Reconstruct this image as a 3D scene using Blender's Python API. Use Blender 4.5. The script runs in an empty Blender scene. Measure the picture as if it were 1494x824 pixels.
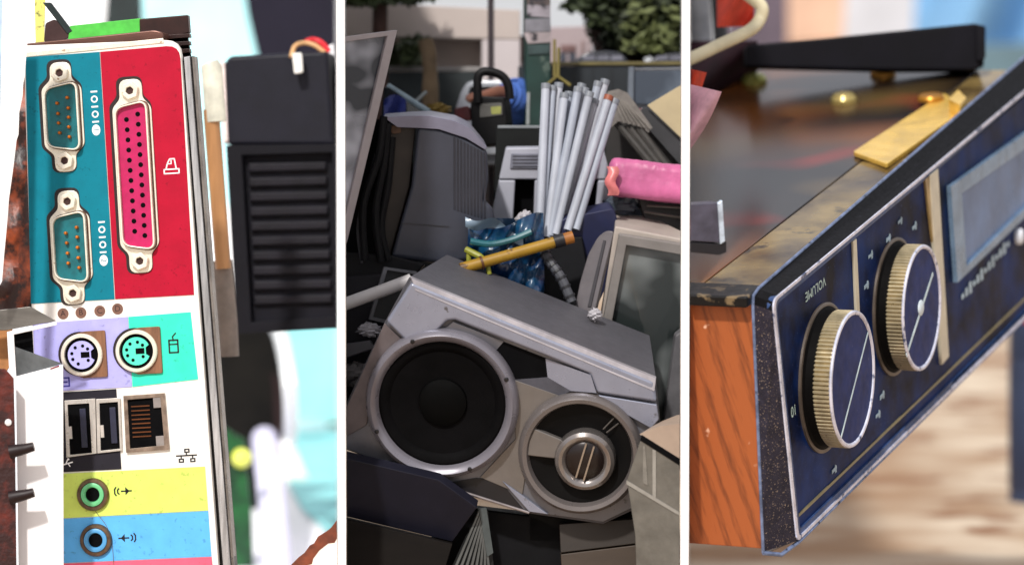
import bpy, bmesh, math, random
from mathutils import Vector, Matrix
random.seed(7)
R = math.radians
scene = bpy.context.scene

# ------------------------------------------------------------------ camera, sky, sun, exposure
FPX, UC, VC = 5000.0, 747.0, 412.0            # focal length and centre in photograph pixels
CAM_H, PITCH = 0.95, R(3.0)
FOCUS = 5.0
cam_data = bpy.data.cameras.new('camera')
cam_data.sensor_width = 36.0
cam_data.lens = FPX / 1494.0 * 36.0
cam_data.clip_start, cam_data.clip_end = 0.05, 3000.0
cam_data.dof.use_dof = True
cam_data.dof.focus_distance = FOCUS
cam_data.dof.aperture_fstop = cam_data.lens / 46.0
cam_data.dof.aperture_blades = 0
cam = bpy.data.objects.new('camera', cam_data)
scene.collection.objects.link(cam)
cam.location = (0, 0, CAM_H)
cam.rotation_euler = (R(90) - PITCH, 0, 0)
scene.camera = cam

SUN_EL, SUN_AZ = R(43), R(-162)               # azimuth from +Y (view direction), clockwise: behind the camera, to its left
world = bpy.data.worlds.new('World')
scene.world = world
world.use_nodes = True
wn = world.node_tree
sky = wn.nodes.new('ShaderNodeTexSky')
sky.sky_type = 'NISHITA'
sky.sun_disc = False
sky.sun_elevation = SUN_EL
sky.sun_rotation = SUN_AZ
sky.air_density, sky.dust_density, sky.ozone_density = 1.0, 2.5, 1.0
wn.nodes['Background'].inputs['Strength'].default_value = 0.12
cloud = wn.nodes.new('ShaderNodeMix'); cloud.data_type = 'RGBA'      # an even layer of thin pale cloud over the sky
cloud.inputs['Factor'].default_value = 0.7
cloud.inputs['B'].default_value = (8.9, 8.9, 9.3, 1)
wn.links.new(sky.outputs[0], cloud.inputs['A'])
wn.links.new(cloud.outputs['Result'], wn.nodes['Background'].inputs['Color'])

sun_data = bpy.data.lights.new('sun', 'SUN')
sun_data.energy = 4.0
sun_data.angle = R(3)
sun_data.color = (1.0, 0.965, 0.92)
sun = bpy.data.objects.new('sun', sun_data)
scene.collection.objects.link(sun)
to_sun = Vector((math.sin(SUN_AZ) * math.cos(SUN_EL), math.cos(SUN_AZ) * math.cos(SUN_EL), math.sin(SUN_EL)))
sun.rotation_euler = to_sun.to_track_quat('Z', 'Y').to_euler()

vs = scene.view_settings
vs.view_transform, vs.look, vs.gamma, vs.use_curve_mapping = 'Standard', 'None', 1.0, False
vs.exposure = -0.25
scene.render.engine = 'CYCLES'
scene.cycles.max_bounces = 8
scene.cycles.use_denoising = True

# ------------------------------------------------------------------ frames: where a thing stands
C0 = Vector((0, 0, CAM_H))
XR = Vector((1, 0, 0))
FW = Vector((0, math.cos(PITCH), -math.sin(PITCH)))
UP = Vector((0, math.sin(PITCH), math.cos(PITCH)))

BAY = [0]
def DM(d):                        # the scrap yard set is shallow: its rows stand close behind each other
    if BAY[0] != 2 or d <= 5.0: return d
    for a, b, p, q in ((5.0, 5.7, 5.0, 5.42), (5.7, 6.2, 5.42, 5.68), (6.2, 7.6, 5.75, 6.4)):
        if d <= b: return p + (d - a) * (q - p) / (b - a)
    return d
def W(u, v, d):
    d = DM(d)
    return C0 + d * (FW + XR * ((u - UC) / FPX) - UP * ((v - VC) / FPX))

class Fr:
    """rigid local frame: x right, y up, z towards the viewer; unit = one photo pixel at its distance"""
    def __init__(s, u, v, d, yaw=0, pitch=0, roll=0, axes=None):
        if axes is None:
            axes = (Matrix.Rotation(R(roll), 3, 'Z') @ Matrix.Rotation(R(pitch), 3, 'X') @ Matrix.Rotation(R(yaw), 3, 'Y')).col
        s.O = W(u, v, d)
        s.k = DM(d) / FPX
        t = lambda a: XR * a[0] + UP * a[1] - FW * a[2]
        s.X, s.Y, s.Z = t(axes[0]), t(axes[1]), t(axes[2])
    def w(s, x, y, z=0):
        return s.O + s.k * (s.X * x + s.Y * y + s.Z * z)
    def px(s, u, v, z=0):
        d = W(u, v, 1) - C0
        o = s.O + s.Z * (z * s.k)
        t = (o - C0).dot(s.Z) / d.dot(s.Z)
        q = C0 + d * t - s.O
        return (q.dot(s.X) / s.k, q.dot(s.Y) / s.k)
    def P(s, pts, z=0):
        return [s.px(u, v, z) for u, v in pts]

def rnd(pts, r, n=4):
    out = []
    N = len(pts)
    for i in range(N):
        a, b, c = Vector(pts[i - 1]), Vector(pts[i]), Vector(pts[(i + 1) % N])
        rr = r[i] if isinstance(r, (list, tuple)) else r
        if rr <= 0:
            out.append(tuple(b)); continue
        d1, d2 = (a - b), (c - b)
        rr = min(rr, d1.length * .48, d2.length * .48)
        p, q = b + d1.normalized() * rr, b + d2.normalized() * rr
        for k in range(n + 1):
            t = k / n
            out.append(tuple(p * (1 - t) ** 2 + b * 2 * t * (1 - t) + q * t * t))
    return out

def rect(x0, x1, y0, y1):
    return [(x0, y0), (x1, y0), (x1, y1), (x0, y1)]

def circ(cx, cy, r, n=24, ry=None, a0=0):
    ry = r if ry is None else ry
    return [(cx + r * math.cos(a0 + 2 * math.pi * i / n), cy + ry * math.sin(a0 + 2 * math.pi * i / n)) for i in range(n)]

def area(p):
    return sum(p[i - 1][0] * p[i][1] - p[i][0] * p[i - 1][1] for i in range(len(p)))

class MB:
    def __init__(s):
        s.v, s.f = [], []
    def add(s, verts, faces):
        b = len(s.v)
        s.v += [Vector(p) for p in verts]
        s.f += [tuple(b + i for i in f) for f in faces]
        return s
    def prism(s, fr, pts, z0, z1):
        if area(pts) < 0: pts = pts[::-1]
        n = len(pts)
        vv = [fr.w(x, y, z0) for x, y in pts] + [fr.w(x, y, z1) for x, y in pts]
        ff = [tuple(range(n))[::-1], tuple(range(n, 2 * n))] + [(i, (i + 1) % n, n + (i + 1) % n, n + i) for i in range(n)]
        return s.add(vv, ff)
    def pxprism(s, fr, uv, z0, z1, r=0):
        p = fr.P(uv, z1)
        return s.prism(fr, rnd(p, r) if r else p, z0, z1)
    def loft(s, fr, rings, cap=True):
        """rings: lists of (x, y, z), equal counts"""
        n = len(rings[0])
        vv = [fr.w(*p) for r in rings for p in r]
        ff = []
        for k in range(len(rings) - 1):
            for i in range(n):
                j = (i + 1) % n
                ff.append((k * n + i, k * n + j, (k + 1) * n + j, (k + 1) * n + i))
        if cap:
            ff += [tuple(range(n))[::-1], tuple(range((len(rings) - 1) * n, len(rings) * n))]
        return s.add(vv, ff)
    def band(s, fr, outer, inner, z0, z1):
        if area(outer) < 0: outer = outer[::-1]
        if area(inner) < 0: inner = inner[::-1]
        n = len(outer)
        vv = [fr.w(x, y, z) for L, z in ((outer, z0), (inner, z0), (outer, z1), (inner, z1)) for x, y in L]
        ff = []
        for i in range(n):
            j = (i + 1) % n
            ff += [(i, j, 2 * n + j, 2 * n + i), (2 * n + i, 2 * n + j, 3 * n + j, 3 * n + i),
                   (3 * n + i, 3 * n + j, n + j, n + i), (j, i, n + i, n + j)]
        return s.add(vv, ff)
    def lathe(s, fr, cx, cy, prof, n=40):
        rings = [[(cx + r * math.cos(2 * math.pi * i / n), cy + r * math.sin(2 * math.pi * i / n), z) for i in range(n)] for r, z in prof]
        s.loft(fr, rings, False)
        b = len(s.v)
        if prof[-1][0] < 1.0: s.f.append(tuple(range(b - n, b)))
        if prof[0][0] < 1.0: s.f.append(tuple(range(b - n * len(prof), b - n * (len(prof) - 1)))[::-1])
        return s
    def grid(s, fn, nu, nv):
        vv = [fn(i / nu, j / nv) for j in range(nv + 1) for i in range(nu + 1)]
        ff = [(j * (nu + 1) + i, j * (nu + 1) + i + 1, (j + 1) * (nu + 1) + i + 1, (j + 1) * (nu + 1) + i) for j in range(nv) for i in range(nu)]
        return s.add(vv, ff)
    def tube(s, pts, rad, n=10, cap=True):
        pts = [Vector(p) for p in pts]
        m = len(pts)
        rads = rad if isinstance(rad, (list, tuple)) else [rad] * m
        if len(rads) != m:
            q = len(rads) - 1
            rads = [rads[min(int(i * q / (m - 1)), q - 1)] * (1 - (i * q / (m - 1) - min(int(i * q / (m - 1)), q - 1))) + rads[min(int(i * q / (m - 1)), q - 1) + 1] * (i * q / (m - 1) - min(int(i * q / (m - 1)), q - 1)) for i in range(m)]
        vv, ff, ref = [], [], None
        for k in range(m):
            t = (pts[min(k + 1, m - 1)] - pts[max(k - 1, 0)]).normalized()
            if ref is None:
                ref = t.orthogonal().normalized()
            ref = (ref - t * ref.dot(t)).normalized()
            b = t.cross(ref)
            vv += [pts[k] + (ref * math.cos(2 * math.pi * i / n) + b * math.sin(2 * math.pi * i / n)) * rads[k] for i in range(n)]
        for k in range(m - 1):
            for i in range(n):
                j = (i + 1) % n
                ff.append((k * n + i, k * n + j, (k + 1) * n + j, (k + 1) * n + i))
        if cap:
            ff += [tuple(range(n))[::-1], tuple(range((m - 1) * n, m * n))]
        return s.add(vv, ff)

def smooth_path(pts, n=6):
    pts = [Vector(p) for p in pts]
    out = []
    for i in range(len(pts) - 1):
        p0, p1, p2, p3 = pts[max(i - 1, 0)], pts[i], pts[i + 1], pts[min(i + 2, len(pts) - 1)]
        for k in range(n):
            t = k / n
            out.append(0.5 * ((2 * p1) + (p2 - p0) * t + (2 * p0 - 5 * p1 + 4 * p2 - p3) * t * t + (3 * p1 - p0 - 3 * p2 + p3) * t ** 3))
    out.append(pts[-1])
    return out

# ------------------------------------------------------------------ objects
ROOTS = []          # (root object, bay)

def build(name, mb, mat, parent=None, bev=0.0, seg=2, sharp=35, smooth=True):
    me = bpy.data.meshes.new(name)
    root = parent
    while root is not None and root.parent is not None:
        root = root.parent
    off = Vector(root['_loc']) if root is not None else Vector((0, 0, 0))
    me.from_pydata([tuple(p - off) for p in mb.v], [], mb.f)
    bm = bmesh.new(); bm.from_mesh(me)
    bmesh.ops.recalc_face_normals(bm, faces=bm.faces)
    bm.to_mesh(me); bm.free()
    if smooth:
        me.polygons.foreach_set('use_smooth', [True] * len(me.polygons))
        me.set_sharp_from_angle(angle=R(sharp))
    me.materials.append(mat)
    o = bpy.data.objects.new(name, me)
    scene.collection.objects.link(o)
    if parent is not None:
        o.parent = parent
    if bev:
        m = o.modifiers.new('bevel', 'BEVEL')
        m.width, m.segments, m.limit_method, m.angle_limit = bev / 1000.0, seg, 'ANGLE', R(35)
        m.harden_normals = True
    return o

def tag(o, label, cat, group=None):
    o['label'], o['category'] = label, cat
    if group: o['group'] = group
    ROOTS.append((o, BAY[0]))
    return o

def thing(name, label, cat, loc, group=None):
    o = bpy.data.objects.new(name, None)
    scene.collection.objects.link(o)
    o.empty_display_size = 0.02
    o.location = loc
    o['_loc'] = list(loc)
    return tag(o, label, cat, group)

def solo(name, mb, mat, label, cat, group=None, **kw):
    o = build(name, mb, mat, None, **kw)
    return tag(o, label, cat, group)

def structure(name, mb, mat, **kw):
    o = build(name, mb, mat, None, **kw)
    o['kind'] = 'structure'
    return o

def text_mb(fr, x, y, z, s, size, rot=0, sx=1.0, depth=0.4):
    cu = bpy.data.curves.new('print', 'FONT')
    cu.body, cu.size, cu.align_x, cu.align_y = s, size, 'CENTER', 'CENTER'
    cu.resolution_u = 3
    ob = bpy.data.objects.new('print', cu)
    scene.collection.objects.link(ob)
    dg = bpy.context.evaluated_depsgraph_get()
    me = bpy.data.meshes.new_from_object(ob.evaluated_get(dg))
    ca, sa = math.cos(R(rot)), math.sin(R(rot))
    mb = MB()
    mb.add([fr.w(x + (p.co.x * sx) * ca - p.co.y * sa, y + (p.co.x * sx) * sa + p.co.y * ca, z) for p in me.vertices],
           [tuple(f.vertices) for f in me.polygons])
    bpy.data.objects.remove(ob); bpy.data.curves.remove(cu); bpy.data.meshes.remove(me)
    return mb

# ------------------------------------------------------------------ materials
def lin(c):
    f = lambda x: (x / 12.92 if x <= 0.04045 else ((x + 0.055) / 1.055) ** 2.4)
    return tuple(f(x / 255.0) for x in c)

MATS = {}
GAIN = [1.0]
def M(name, rgb, rough=0.5, metal=0.0, var=0.22, scale=25.0, bump=0.0, bscale=250.0, rgb2=None, spot=None, spot_amt=0.0, spot_scale=90.0,
      coat=0.0, spec=0.5, stretch=(1, 1, 1), alpha=1.0, trans=0.0, detail=5.0, lo=0.35, hi=0.65, rvar=0.12, scratch=0.0):
    if name in MATS: return MATS[name]
    m = bpy.data.materials.new(name); m.use_nodes = True
    nt = m.node_tree; N, L = nt.nodes, nt.links
    b = N['Principled BSDF']
    g_ = GAIN[0]
    lin_ = lambda q: tuple(x * g_ for x in lin(q))
    c = lin_(rgb)
    ca = tuple(max(0, x * (1 - var)) for x in c) if rgb2 is None else c
    cb = tuple(min(1, x * (1 + var)) for x in c) if rgb2 is None else lin_(rgb2)
    tc = N.new('ShaderNodeTexCoord'); mp = N.new('ShaderNodeMapping')
    mp.inputs['Scale'].default_value = stretch
    L.new(tc.outputs['Object'], mp.inputs['Vector'])
    no = N.new('ShaderNodeTexNoise'); no.inputs['Scale'].default_value = scale; no.inputs['Detail'].default_value = detail
    no.inputs['Roughness'].default_value = 0.6
    L.new(mp.outputs[0], no.inputs['Vector'])
    rp = N.new('ShaderNodeMapRange'); rp.inputs['From Min'].default_value = lo; rp.inputs['From Max'].default_value = hi
    L.new(no.outputs['Fac'], rp.inputs['Value'])
    mx = N.new('ShaderNodeMix'); mx.data_type = 'RGBA'
    mx.inputs['A'].default_value = (*ca, 1); mx.inputs['B'].default_value = (*cb, 1)
    L.new(rp.outputs[0], mx.inputs['Factor'])
    col = mx.outputs['Result']
    if spot is not None:
        n2 = N.new('ShaderNodeTexNoise'); n2.inputs['Scale'].default_value = spot_scale; n2.inputs['Detail'].default_value = 6
        L.new(mp.outputs[0], n2.inputs['Vector'])
        r2 = N.new('ShaderNodeMapRange'); r2.inputs['From Min'].default_value = 0.62 - spot_amt; r2.inputs['From Max'].default_value = 0.68 - spot_amt * 0.8
        L.new(n2.outputs['Fac'], r2.inputs['Value'])
        m2 = N.new('ShaderNodeMix'); m2.data_type = 'RGBA'
        L.new(r2.outputs[0], m2.inputs['Factor']); L.new(col, m2.inputs['A']); m2.inputs['B'].default_value = (*lin_(spot), 1)
        col = m2.outputs['Result']
    L.new(col, b.inputs['Base Color'])
    rr = N.new('ShaderNodeMapRange'); rr.inputs['To Min'].default_value = max(0.03, rough - rvar); rr.inputs['To Max'].default_value = min(1, rough + rvar)
    n3 = N.new('ShaderNodeTexNoise'); n3.inputs['Scale'].default_value = scale * 2.3; n3.inputs['Detail'].default_value = 4
    L.new(mp.outputs[0], n3.inputs['Vector']); L.new(n3.outputs['Fac'], rr.inputs['Value']); L.new(rr.outputs[0], b.inputs['Roughness'])
    b.inputs['Metallic'].default_value = metal
    b.inputs['Coat Weight'].default_value = coat
    b.inputs['Coat Roughness'].default_value = 0.08
    b.inputs['Specular IOR Level'].default_value = spec
    b.inputs['Transmission Weight'].default_value = trans
    b.inputs['Alpha'].default_value = alpha
    if bump:
        n4 = N.new('ShaderNodeTexNoise'); n4.inputs['Scale'].default_value = bscale; n4.inputs['Detail'].default_value = 4
        L.new(mp.outputs[0], n4.inputs['Vector'])
        bp = N.new('ShaderNodeBump'); bp.inputs['Strength'].default_value = bump; bp.inputs['Distance'].default_value = 0.004
        L.new(n4.outputs['Fac'], bp.inputs['Height']); L.new(bp.outputs[0], b.inputs['Normal'])
    MATS[name] = m
    return m

black = M('black_plastic', (24, 23, 28), 0.45, bump=.05)
void = M('deep_black', (7, 7, 9), 0.8, spec=.08)
cream_metal = M('plated_steel', (248, 238, 220), 0.3, 0.3, var=.1, scale=60, spot=(190, 160, 130), spot_amt=-.06, spot_scale=120)
steel = M('brushed_steel', (175, 170, 165), 0.32, 0.8, var=.25, scale=40, stretch=(1, 1, .08))

# ------------------------------------------------------------------ ground and the two white partition boards
ground_mat = M('sandy_rubble_ground', (160, 128, 100), 0.95, var=.3, scale=1.7, rgb2=(214, 198, 176), bump=.5, bscale=30, spot=(138, 100, 74), spot_amt=.06, spot_scale=3.2, lo=.36, hi=.64, detail=2, spec=.1)
g = MB()
g.grid(lambda a, b: Vector((-900 + 1800 * a, -40 + 1800 * b * b, 0)), 24, 40)
structure('ground', g, ground_mat)

white_board = M('white_painted_board', (246, 246, 246), 0.6, var=.02, scale=10)
PLANES = []
for i, (uc, lab) in enumerate(((497.5, 'tall white partition board between the computer ports and the scrap heap'),
                               (1000.0, 'tall white partition board between the scrap heap and the wooden radio'))):
    t = Vector(((uc - UC) / FPX, 1, 0)).normalized()
    nrm = Vector((t.y, -t.x, 0))
    half = 12.0 * 4.8 / FPX / 2
    b0, b1 = t * 4.8, t * 13.0
    mb = MB()
    q = [b0 - nrm * half, b0 + nrm * half, b1 + nrm * half, b1 - nrm * half]
    mb.add([Vector((p.x, p.y, z)) for z in (0.004, 1.5) for p in q],
           [(3, 2, 1, 0), (4, 5, 6, 7), (0, 1, 5, 4), (1, 2, 6, 5), (2, 3, 7, 6), (3, 0, 4, 7)])
    solo('partition_board', mb, white_board, lab, 'partition', 'white partition boards')
    PLANES.append((nrm, half + 0.0015))

# ================================================================== BAY 1: computer ports
BAY[0] = 1
A = Fr(160, 300, 5.0, yaw=-7, roll=3.4)
pc = thing('desktop_computer', 'rear of an old desktop computer with coloured panels of connector ports', 'computer', W(180, 830, 5.05))
paper = dict(rough=.5, spec=.2, var=.07, scale=30, bump=.04, bscale=500)
m_white = M('white_panel', (250, 246, 238), .45, var=.05, scale=30)
build('back_plate', MB().prism(A, rnd(A.P([(34, 67), (262, 58), (324, 900), (60, 900)], 0), [0, 22, 0, 0]), -14, 0), m_white, pc, bev=1.2)

def sticker(name, uv, col, r=0):
    m = M('printed_' + name, col, spot=tuple(int(x * .86) for x in col), spot_amt=-.01, spot_scale=140, **paper)
    return build(name, MB().prism(A, rnd(A.P(uv, 1.2), r) if r else A.P(uv, 1.2), .2, 1.2), m, pc)
sticker('teal_panel', [(37, 84), (145.2, 76), (167, 436.5), (45, 443)], (0, 122, 142))
sticker('crimson_panel', [(146, 76), (262, 66), (283, 430), (168, 436.3)], (178, 9, 46), [0, 20, 0, 0])
sticker('lilac_panel', [(48, 472), (186.5, 462), (192.5, 564), (52, 572)], (178, 176, 240))
sticker('mint_panel', [(187.3, 462), (278, 455), (289, 553), (193.3, 564)], (60, 232, 196))
sticker('black_panel', [(60, 574), (169.5, 567), (177, 684), (60, 690)], (38, 36, 44))
sticker('lime_panel', [(60, 692), (299, 680), (303.5, 744), (60, 757)], (214, 236, 112))
sticker('sky_blue_panel', [(60, 758), (303.7, 745), (308.5, 811), (60, 822)], (96, 182, 246))
sticker('pink_panel', [(60, 823), (308.7, 812), (316, 890), (60, 900)], (240, 100, 128))

gold = M('gold_pin', (214, 120, 40), .3, .6, var=.2)
m_teal_in = M('teal_insert', (0, 104, 112), .4, var=.2, scale=60)
m_mag_in = M('magenta_insert', (186, 10, 88), .4, var=.12, scale=60)
m_black_gap = M('cut_out_edge', (30, 14, 12), .6)

def dsub(fr, cu, cv, hl, hw, bl, er, ins_mat, contacts, name, flip):
    cx, cy = fr.px(cu, cv, 1.2)
    def outline(g=0):
        p = [(er + g, hl + er + g), (er + g, bl + g), (hw + g, bl - 13 + g), (hw + g, -bl + 13 - g), (er + g, -bl - g), (er + g, -hl - er - g),
             (-er - g, -hl - er - g), (-er - g, -bl - g), (-hw - g, -bl + 13 - g), (-hw - g, bl - 13 + g), (-er - g, bl + g), (-er - g, hl + er + g)]
        return rnd([(cx + x, cy + y) for x, y in p], [12, 5, 6, 6, 5, 12, 12, 5, 6, 6, 5, 12])
    fl = build(name, MB().prism(fr, outline(0), 1.3, 4.2), cream_metal, pc, bev=.8)
    cut = [(x - 2.2, y + 1.6) for x, y in outline(2.6)]
    build('cut_out_edge', MB().prism(fr, cut, .6, 1.9), m_black_gap, fl)
    iw, il, tp = hw - 7, bl - 6, 8
    def dshape(g):
        p = [(-iw - g, il - tp + g * .6), (iw + g, il + g), (iw + g, -il - g), (-iw - g, -il + tp - g * .6)]
        return rnd([(cx + x, cy + y) for x, y in p], 12 + g, 5)
    build('shell', MB().band(fr, dshape(2.6), dshape(0), 4.2, 14), cream_metal, fl, bev=.7)
    build('shell_base_ring', MB().band(fr, dshape(4.6), dshape(2.7), 4.2, 5.6), M('tarnished_steel', (96, 66, 48), .4, .5), fl)
    build('insert', MB().prism(fr, dshape(-.2), 4.0, 6.5), ins_mat, fl)
    for (u, v) in contacts:
        x, y = fr.px(u, v, 7)
        if flip:
            build('pin', MB().lathe(fr, x, y, [(2.6, 6.4), (2.6, 12.0), (1.8, 13.4), (.2, 13.8)], 10), gold, fl)
        else:
            build('socket_hole', MB().lathe(fr, x, y, [(3.6, 6.4), (3.6, 6.9), (2.9, 7.0), (.1, 6.95)], 12), void, fl)
    for sgn in (1, -1):
        x, y = cx, cy + sgn * hl
        nut = build('hex_nut', MB().band(fr, circ(x, y, 13.5, 6, a0=.3), circ(x, y, 6.0, 6, a0=.3), 4.2, 12), cream_metal, fl, bev=1.4)
        build('nut_hole', MB().lathe(fr, x, y, [(6.2, 4.3), (6.2, 8.0), (.1, 7.8)], 16), M('threaded_hole', (52, 18, 10), .5), fl)
    return fl

dsub(A, 92.5, 171, 64, 30, 55, 16, m_teal_in,
     [(98.7, 142.8), (100.2, 157.9), (100.9, 171.5), (101.2, 185.5), (102, 200), (84, 151), (85.3, 166), (86.3, 179.8), (87.8, 194)], 'serial_port', True)
dsub(A, 104.3, 361, 67, 30, 57, 16, m_teal_in,
     [(112.4, 331.8), (113.3, 346), (113.8, 361), (115, 376), (116.2, 390.5), (96.6, 340.2), (98, 354.5), (99.3, 369.4), (100.3, 384)], 'serial_port', True)
dsub(A, 198.5, 257, 124, 29, 113, 17, m_mag_in,
     [(200.8 + 10.4 * i / 12, 166.7 + 176.9 * i / 12) for i in range(13)] + [(184.4 + 12 * i / 11, 174.7 + 162.7 * i / 11) for i in range(12)], 'parallel_port', False)

ink_w = M('white_print', (250, 250, 250), .6, var=.02)
ink_k = M('black_print', (18, 16, 20), .6, var=.02)
def ring2(fr, x, y, r0, r1, z=1.25, ry=None, n=20):
    k = 1 if ry is None else ry / r1
    return MB().band(fr, circ(x, y, r1, n, r1 * k), circ(x, y, r0, n, r0 * k), z, z + .35)
def stroke(mb, fr, pts, w, z=1.25):
    w *= 1.25
    for a, b in zip(pts[:-1], pts[1:]):
        a, b = Vector(a), Vector(b); d = (b - a).normalized(); n = Vector((-d.y, d.x)) * w / 2
        a2, b2 = a - d * w * .3, b + d * w * .3
        mb.prism(fr, [tuple(a2 + n), tuple(a2 - n), tuple(b2 - n), tuple(b2 + n)], z, z + .35)
    return mb
def printed(name, mb, mat):
    return build(name, mb, mat, pc, smooth=False)
for k, (u, v, num) in enumerate(((137, 134, '1'), (148, 324, '2'))):       # I O I O I and a numbered disc, printed sideways
    x, y = A.px(u, v, 1.3)
    mk = MB()
    for dy in (0, 22, 44): mk.prism(A, rect(x - 5, x + 5, y - dy - 1.2, y - dy + 1.2), 1.25, 1.6)
    for dy in (11, 33): mk.band(A, circ(x, y - dy, 5.2, 18), circ(x, y - dy, 3.1, 18), 1.25, 1.6)
    mk.prism(A, circ(x, y - 56, 6.2, 20, 8), 1.25, 1.6)
    sp = printed('port_symbol', mk, ink_w)
    printed('port_number', text_mb(A, x, y - 56, 1.75, num, 11, rot=-90), M('teal_print', (0, 120, 140), .6))
# printer symbol
x, y = A.px(250, 243, 1.3)
mk = MB()
stroke(mk, A, [(x - 11, y - 4), (x - 11, y - 10), (x + 11, y - 10), (x + 11, y - 4), (x - 11, y - 4)], 1.5)
stroke(mk, A, [(x - 8, y - 4), (x - 6, y + 4), (x - 2, y + 11), (x + 5, y + 11), (x + 7, y - 3)], 1.5)
stroke(mk, A, [(x - 6, y + 4), (x, y + 4), (x, y + 9)], 1.2)
printed('printer_symbol', mk, ink_w)
# four round letters
brown_ink = M('brown_stamp', (120, 84, 70), .6)
for (u, v), ch in zip(((92, 457.5), (118, 456), (145.5, 453.5), (171.5, 450.5)), 'ABCD'):
    x, y = A.px(u, v, .5)
    d = build('round_stamp', MB().prism(A, circ(x, y, 8.2, 20), .1, .6), brown_ink, pc)
    build('stamp_letter', text_mb(A, x, y, .85, ch, 12), M('stamp_letter_ink', (52, 30, 26), .6), d)

# round keyboard and mouse ports
block_mat = M('striated_brown_housing', (128, 88, 62), .5, var=.35, scale=90, stretch=(1, 1, .1), bump=.25, bscale=300)
def mini_din(u, v, name, col):
    x, y = A.px(u, v, 6)
    hs = build(name, MB().prism(A, rnd([(x, y - 34), (x + 36, y - 34), (x + 36, y + 34), (x, y + 34), (x - 22, y + 24), (x - 33, y), (x - 22, y - 24)], [0, 3, 3, 8, 14, 20, 14]), .8, 5), block_mat, pc, bev=.6)
    build('dark_surround', MB().prism(A, [(q[0] - 3.5, q[1] + 1.5) for q in circ(x, y, 32.5, 36)], .7, 3.2), m_black_gap, hs)
    build('rim', MB().lathe(A, x, y, [(31, 5), (31, 9), (29.5, 11), (25.5, 11), (25, 6), (24, 5.2)], 40), cream_metal, hs)
    build('well', MB().prism(A, circ(x, y, 25.2, 36), 5, 6.2), void, hs)
    cm = M(name + '_core', col, .45, var=.08)
    core = rnd([(x + 20.5 * math.cos(a), y + 20.5 * math.sin(a)) for a in [R(t) for t in range(24, 337, 12)]] + [(x + 14, y - 5), (x + 14, y + 5)], 0)
    build('core', MB().prism(A, core, 6, 8.6), cm, hs)
    build('key_slot', MB().prism(A, rect(x - 1, x + 12, y - 4.2, y + 4.2), 8.4, 9.0), void, hs)
    for a in (38, 75, 125, 168, 205, 250, 285, 322):
        if a in (38, 75, 125, 205, 250, 322) or a == 168:
            build('pin_hole', MB().prism(A, circ(x - 1 + 13.5 * math.cos(R(a)), y + 13.5 * math.sin(R(a)), 2.5, 10), 8.4, 9.0), void, hs)
mini_din(119.5, 517.5, 'keyboard_port', (186, 184, 250))
mini_din(199.5, 512, 'mouse_port', (84, 236, 200))
x, y = A.px(253, 500, 1.3)
mk = MB()
stroke(mk, A, [(x - 6.5, y + 4), (x - 6.5, y - 14), (x + 6.5, y - 14), (x + 6.5, y + 4), (x - 6.5, y + 4)], 1.9)
stroke(mk, A, [(x - 6.5, y - 2), (x + 6.5, y - 2)], 1.6); stroke(mk, A, [(x, y + 4), (x - 1, y + 9), (x + 4, y + 14)], 1.6)
printed('mouse_symbol', mk, ink_k)
x, y = A.px(96, 557, 1.3)
mk = MB(); stroke(mk, A, [(x - 8, y - 6), (x + 5, y - 6), (x + 5, y + 6), (x - 8, y + 6)], 1.8); stroke(mk, A, [(x - 6, y), (x + 2, y)], 1.8)
printed('keyboard_symbol', mk, M('blue_print', (52, 48, 140), .6))

# usb ports
usb_steel = M('usb_shell', (214, 208, 200), .3, .6, var=.15)
for (o, i) in ((((94, 584), (139, 581), (141, 661), (97, 667)), ((98.5, 590), (130, 588), (134, 660), (102, 663))),
               (((140, 582), (175, 580), (178, 657), (142, 661)), ((145, 588), (172, 586), (175, 654), (147, 657)))):
    sh = build('usb_port', MB().band(A, A.P(o, 4), A.P(i, 4), 1.3, 4.5), usb_steel, pc, bev=.5)
    build('slot', MB().pxprism(A, i, 1.0, 1.9), void, sh)
    ip = A.P(i, 5)
    mx0 = ip[0][0] * .35 + ip[1][0] * .65
    build('tongue', MB().prism(A, rect(mx0 - 4, mx0 + 5, ip[2][1] + 8, ip[0][1] - 7), 1.8, 3.8), M('navy_tongue', (38, 40, 62), .35), sh, bev=.6)
    build('spring_tab', MB().prism(A, rect(ip[0][0] - 1, ip[0][0] + 4, ip[0][1] - 50, ip[0][1] - 32), 2, 4.9), usb_steel, sh)
x, y = A.px(99, 675, 1.3)
mk = MB(); stroke(mk, A, [(x - 6, y - 2), (x + 7, y + 1)], 1.5); stroke(mk, A, [(x - 3, y - 1), (x, y + 5)], 1.3); stroke(mk, A, [(x, y), (x + 3, y - 5)], 1.3)
mk.prism(A, circ(x + 1, y + 5.5, 1.7, 8), 1.25, 1.6)
printed('usb_symbol', mk, ink_w)

# network port
o = A.P([(180, 577), (240, 573), (247, 655), (184, 660)], 4)
i = A.P([(186, 583), (234, 579), (240, 649), (190, 654)], 4)
lan = build('network_port', MB().band(A, o, i, .3, 5), M('dull_port_shell', (150, 132, 118), .35, .7, var=.3, scale=70), pc, bev=.5)
build('cavity', MB().prism(A, i, .3, 1.0), void, lan)
for (uv, c) in (([(223, 580), (235, 579), (237, 594), (224, 595)], 0), ([(227, 636), (239, 635), (240, 650), (228, 651)], 1)):
    build('corner_block', MB().pxprism(A, uv, 1, 4.4), M('grey_port_plastic', (140, 132, 128), .5), lan, bev=.6)
for k in range(8):
    u, v = 191 + k * .35, 592 + k * 6.3
    build('contact', MB().pxprism(A, [(u, v), (u + 27, v - 1.5), (u + 27.2, v + .3), (u + .2, v + 1.8)], 1, 2.4), M('copper_contact', (110, 64, 36), .35, .6), lan)
x, y = A.px(272, 664, .5)
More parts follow.
